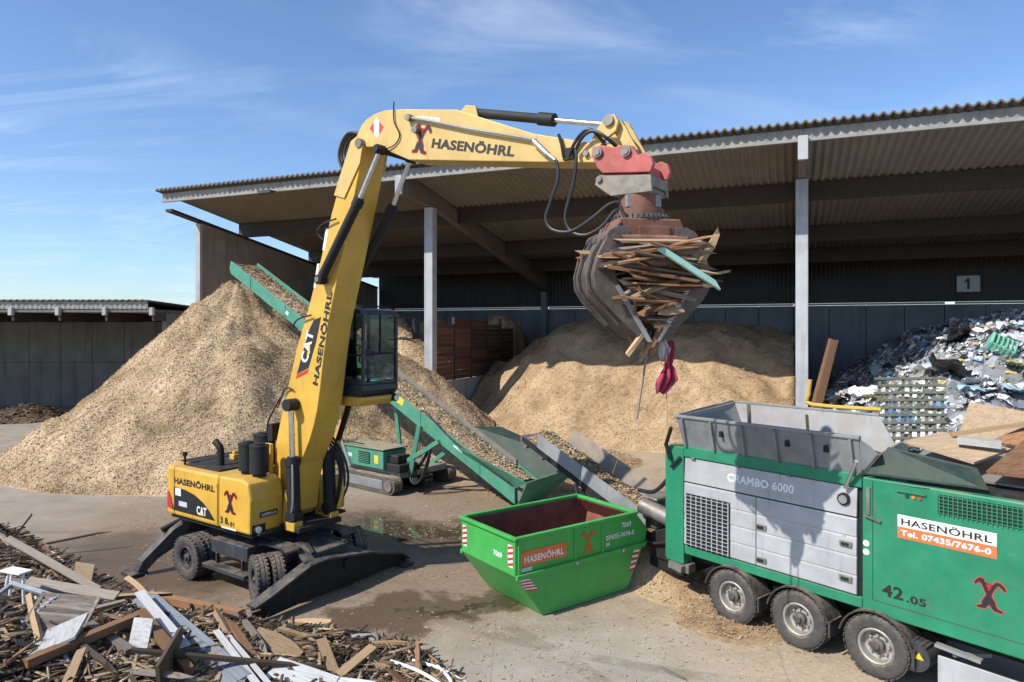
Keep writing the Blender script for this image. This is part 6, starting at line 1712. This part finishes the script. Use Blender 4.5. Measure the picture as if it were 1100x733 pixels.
for i in range(12):
    x = rnd.uniform(.8, 4.0); y = rnd.uniform(.5, 2.0); a = rnd.uniform(0, 6.28); L = rnd.uniform(.5, 1.3)
    k = rnd.choice(lk)
    stick_at(rnd.choice(PLK[k]), 'plank', {'w_raw': 'pale broken plank lying inside the shredder hopper', 'w_grey': 'grey broken plank lying inside the shredder hopper', 'w_brown': 'brown broken plank lying inside the shredder hopper', 'w_dark': 'dark broken plank lying inside the shredder hopper'}[k], 'plank',
             tw(x - math.cos(a) * L / 2, y - math.sin(a) * L / 4, rnd.uniform(3.5, 3.7)), tw(x + math.cos(a) * L / 2, y + math.sin(a) * L / 4, rnd.uniform(3.55, 3.85)), rnd.uniform(.06, .18), .03, (0, 0, 1), 'planks in the shredder hopper: ' + k[2:])

# ================================================================== PLASTIC WASTE HEAP (right bay)
def waste_mat():
    t = NT('mixed_plastic_waste')
    at = t.n('ShaderNodeAttribute'); at.attribute_name = 'tint'
    nd = t.n('ShaderNodeValToRGB'); nd.color_ramp.interpolation = 'CONSTANT'
    cols = [(0, (.02, .021, .024)), (.18, (.08, .085, .09)), (.30, (.19, .195, .20)), (.44, (.32, .33, .34)), (.54, (.58, .59, .61)), (.66, (.75, .76, .77)), (.84, (.10, .24, .42)), (.88, (.20, .42, .58)), (.91, (.33, .24, .15)), (.94, (.14, .30, .20)), (.965, (.38, .10, .11)), (.985, (.55, .42, .10))]
    el = nd.color_ramp.elements
    while len(el) < len(cols): el.new(.5)
    for e, (p, c) in zip(el, cols): e.position = p; e.color = (*c, 1)
    t.l(at.outputs['Fac'], nd.inputs[0])
    n1 = t.noise(3.5, 6, .7, t.coords())
    c = t.mix(t.math('MULTIPLY', t.step(n1, .45, .7), .55), nd.outputs[0], (.05, .048, .045))
    t.l(c, t.p.inputs['Base Color']); t.p.inputs['Roughness'].default_value = .55
    t.bump(t.noise(9, 6, .7, t.coords()), .6, .06)
    return t.m
M['waste'] = waste_mat()
def hD(x, y):
    lx = (x - HX) * .926 - (y - HY) * .377; ly = (x - HX) * .377 + (y - HY) * .926
    crest = np.interp(lx, [0, 2, 4, 6, 8, 12, 20], [.9, 2.3, 3.3, 4.9, 6.2, 6.9, 7.1])
    ramp = .43 * (ly + 11.5)
    h = crest - np.log1p(np.exp((crest - ramp) * 1.4)) / 1.4
    h = np.minimum(h, .75 * (lx + 1.6))
    h = np.minimum(h, np.where(ly > 17, 5.5, 99))
    ok = np.where(ly > 2.6, lx > .55, True) & (ly < 22.8)
    return np.where(ok, h, -1.0)
wh, HD = heap('plastic_waste', 'small scraps of mixed plastic forming the waste heap in the right bay', 'waste heap', (7.5, 34), (13, 52), .38, hD, M['waste'], 40000, (.06, .34), .75, base=.47, elong=1.8)
def crumple(seed, n=9):
    r = random.Random(seed); V = []; F = []
    a = [r.uniform(-1, 1) for _ in range(8)]
    for j in range(n):
        for i in range(n):
            u_ = i / (n - 1) - .5; v_ = j / (n - 1) - .5
            z = .13 * math.sin(5 * u_ * (1 + a[0]) + 6 * a[1]) * math.cos(5 * v_ * (1 + a[2]) + 6 * a[3]) + .085 * r.uniform(-1, 1)
            V.append((u_ * (1 - .3 * abs(v_)) + r.uniform(-.055, .055), v_ * (1 - .35 * abs(u_)) + r.uniform(-.055, .055), z))
    for j in range(n - 1):
        for i in range(n - 1): F.append((j * n + i, j * n + i + 1, (j + 1) * n + i + 1, (j + 1) * n + i))
    return V, F
PC = {'white': (.62, .63, .65), 'grey': (.34, .35, .36), 'black': (.018, .018, .02), 'blue': (.10, .27, .50), 'pale blue': (.36, .52, .62), 'pink': (.42, .20, .22), 'yellow green': (.48, .47, .16)}
CR = {}
for k, c in PC.items():
    m_ = mat('plastic_film_' + k.replace(' ', '_'), c, .34, 0, .22, 3, .03)
    CR[k] = [bake(MB().add(*crumple(11 * i + len(k))), 'film', m_) for i in range(5)]
    for me_ in CR[k]:
        if 'sharp_edge' in me_.attributes: me_.attributes.remove(me_.attributes['sharp_edge'])
def film(k, x, y, s, label, group=None, dz=.12):
    h = float(HD(np.array([x]), np.array([y]))[0]); e = .4
    nx = -(float(HD(np.array([x + e]), np.array([y]))[0]) - h) / e; ny = -(float(HD(np.array([x]), np.array([y + e]))[0]) - h) / e
    nn = Vector((nx * .7 + rnd.gauss(0, .25), ny * .7 + rnd.gauss(0, .25), 1)).normalized()
    a = rnd.uniform(0, 6.28)
    o = inst(rnd.choice(CR[k]), 'plastic_sheet', None, (x, y, h + dz), frame_rot((math.cos(a), math.sin(a), 0), nn), (s * rnd.uniform(.8, 1.3), s * rnd.uniform(.6, 1.0), s * rnd.uniform(.7, 1.2)))
    return tag(o, label, 'plastic sheet', group)
def wl(k, x, y):
    z = float(HD(np.array([x]), np.array([y]))[0]); r_ = x / y
    side_ = 'left flank' if r_ < .52 else ('left half' if r_ < .60 else ('right half' if r_ < .68 else 'far right'))
    lev = 'low on the' if z < 2.2 else ('half way up the' if z < 4.5 else 'near the top of the')
    return 'crumpled %s plastic sheet %s %s of the waste heap' % (k, lev, side_), 'plastic sheets: %s, %s %s' % (k, lev, side_)
cnt = 0
while cnt < 290:
    x = rnd.uniform(9.5, 26); y = rnd.uniform(17, 40)
    if not .40 < x / y < .78: continue
    if float(HD(np.array([x]), np.array([y]))[0]) < .3: continue
    k = rnd.choices(list(PC), (13, 7, 3.5, 1.8, 3.0, .8, .5))[0]
    film(k, x, y, rnd.uniform(.3, .95) if k != 'black' else rnd.uniform(.4, 1.1), *wl(k, x, y))
    cnt += 1
def at_px(tx, ly_):      # helper: direction tangent and depth into the bay
    t = np.linspace(-5, 30, 700); X = HX + t * .926 + ly_ * .377; Y = HY - t * .377 + ly_ * .926
    i = int(np.argmin(np.abs(X / Y - tx))); return float(X[i]), float(Y[i])
for tx, ly_, k, s, lab in ((.622, 1.5, 'white', 1.9, 'big bright white plastic sheet high on the waste heap'), (.70, 3.0, 'white', 1.5, 'wide white plastic sheet near the top right of the waste heap'),
                           (.52, 3.5, 'white', 1.6, 'pale sheet on the left flank of the waste heap'), (.68, -1.5, 'pale blue', 1.2, 'sky blue plastic sheet in the middle of the waste heap'),
                           (.735, -2.5, 'pale blue', 1.1, 'sky blue plastic sheet at the right edge of the waste heap'), (.60, -5.5, 'white', 1.6, 'white sheet beside the lattice panel'),
                           (.70, -7.0, 'grey', 1.5, 'round grey bag low on the right of the waste heap'), (.655, 4.6, 'black', 1.9, 'large black foil on the crest of the waste heap'), (.64, -1.0, 'black', 1.7, 'black foil below the bright white sheet'),
                           (.735, -1.0, 'yellow green', .9, 'yellow plastic sheet under the green crate')):
    x, y = at_px(tx, ly_); film(k, x, y, s, lab, None, .3)
# green crate, upper right
cx_, cy_ = at_px(.71, .2); cz_ = float(HD(np.array([cx_]), np.array([cy_]))[0])
cr = thing('plastic_crate', 'mint green ribbed plastic crate on the right of the waste heap', 'crate', (cx_, cy_, cz_ + .15), R(-30))
cr.rotation_euler = (R(40), R(28), R(-25)); cr.scale = (.62, .62, .62)
mc = plain('mint_plastic', (.22, .52, .38), .45)
for p, q, w_, h_ in (((-.75, -.5, .3), (.75, -.5, .3), .06, .6), ((-.75, .5, .3), (.75, .5, .3), .06, .6)):
    b = MB(); b.beam(p, q, w_, h_); b.build('side_panel', mc, cr)
for sx in (-.72, .72):
    b = MB(); b.box(sx - .03, sx + .03, -.47, .47, 0, .6); b.build('end_panel', mc, cr)
b = MB(); b.box(-.69, .69, -.47, .47, 0, .05); b.build('base_panel', mc, cr)
for k in range(6):
    b = MB(); xx = -.65 + k * .26; b.box(xx - .04, xx + .04, -.58, -.53, .0, .62); b.build('rib', mc, cr)
    b = MB(); b.box(xx - .04, xx + .04, -.5, .5, .605, .68); b.build('slat', mc, cr)
# leaning timber post
stick_at(plank_mesh(55, M['w_brown'], .03, .004), 'timber_post', 'thick brown timber post leaning upright beside the hall column', 'post', (9.75, 23.4, .9), (11.0, 23.5, 5.65), .27, .25, (0, -1, 0))
# plastic lattice panel
lt = thing('lattice_panel', 'grey green lattice panel leaning on the waste heap behind the hopper', 'lattice', (11.6, 19.6, 2.4), 0)
mlat = mat('lattice_plastic', (.115, .125, .085), .6, 0, .25, 4, .3)
def lp(a, b_): return Vector((-1.15 + 2.0 * a + .75 * b_, .0 + .15 * a + 1.25 * b_, .25 + .0 * a + 1.85 * b_))
for k in range(10):
    q = k / 9
    b = MB(); b.beam(lp(-.04 - .05 * (k % 2), q), lp(1.04, q), .075, .05, up=(0, -1, .5)); b.build('lattice_bar', mlat, lt)
for k in range(9):
    q = k / 8
    b = MB(); b.beam(lp(q, -.05) + Vector((0, .05, -.02)), lp(q, 1.05 - .12 * (k % 3)) + Vector((0, .05, -.02)), .075, .045, up=(0, -1, .5)); b.build('lattice_bar', mlat, lt)
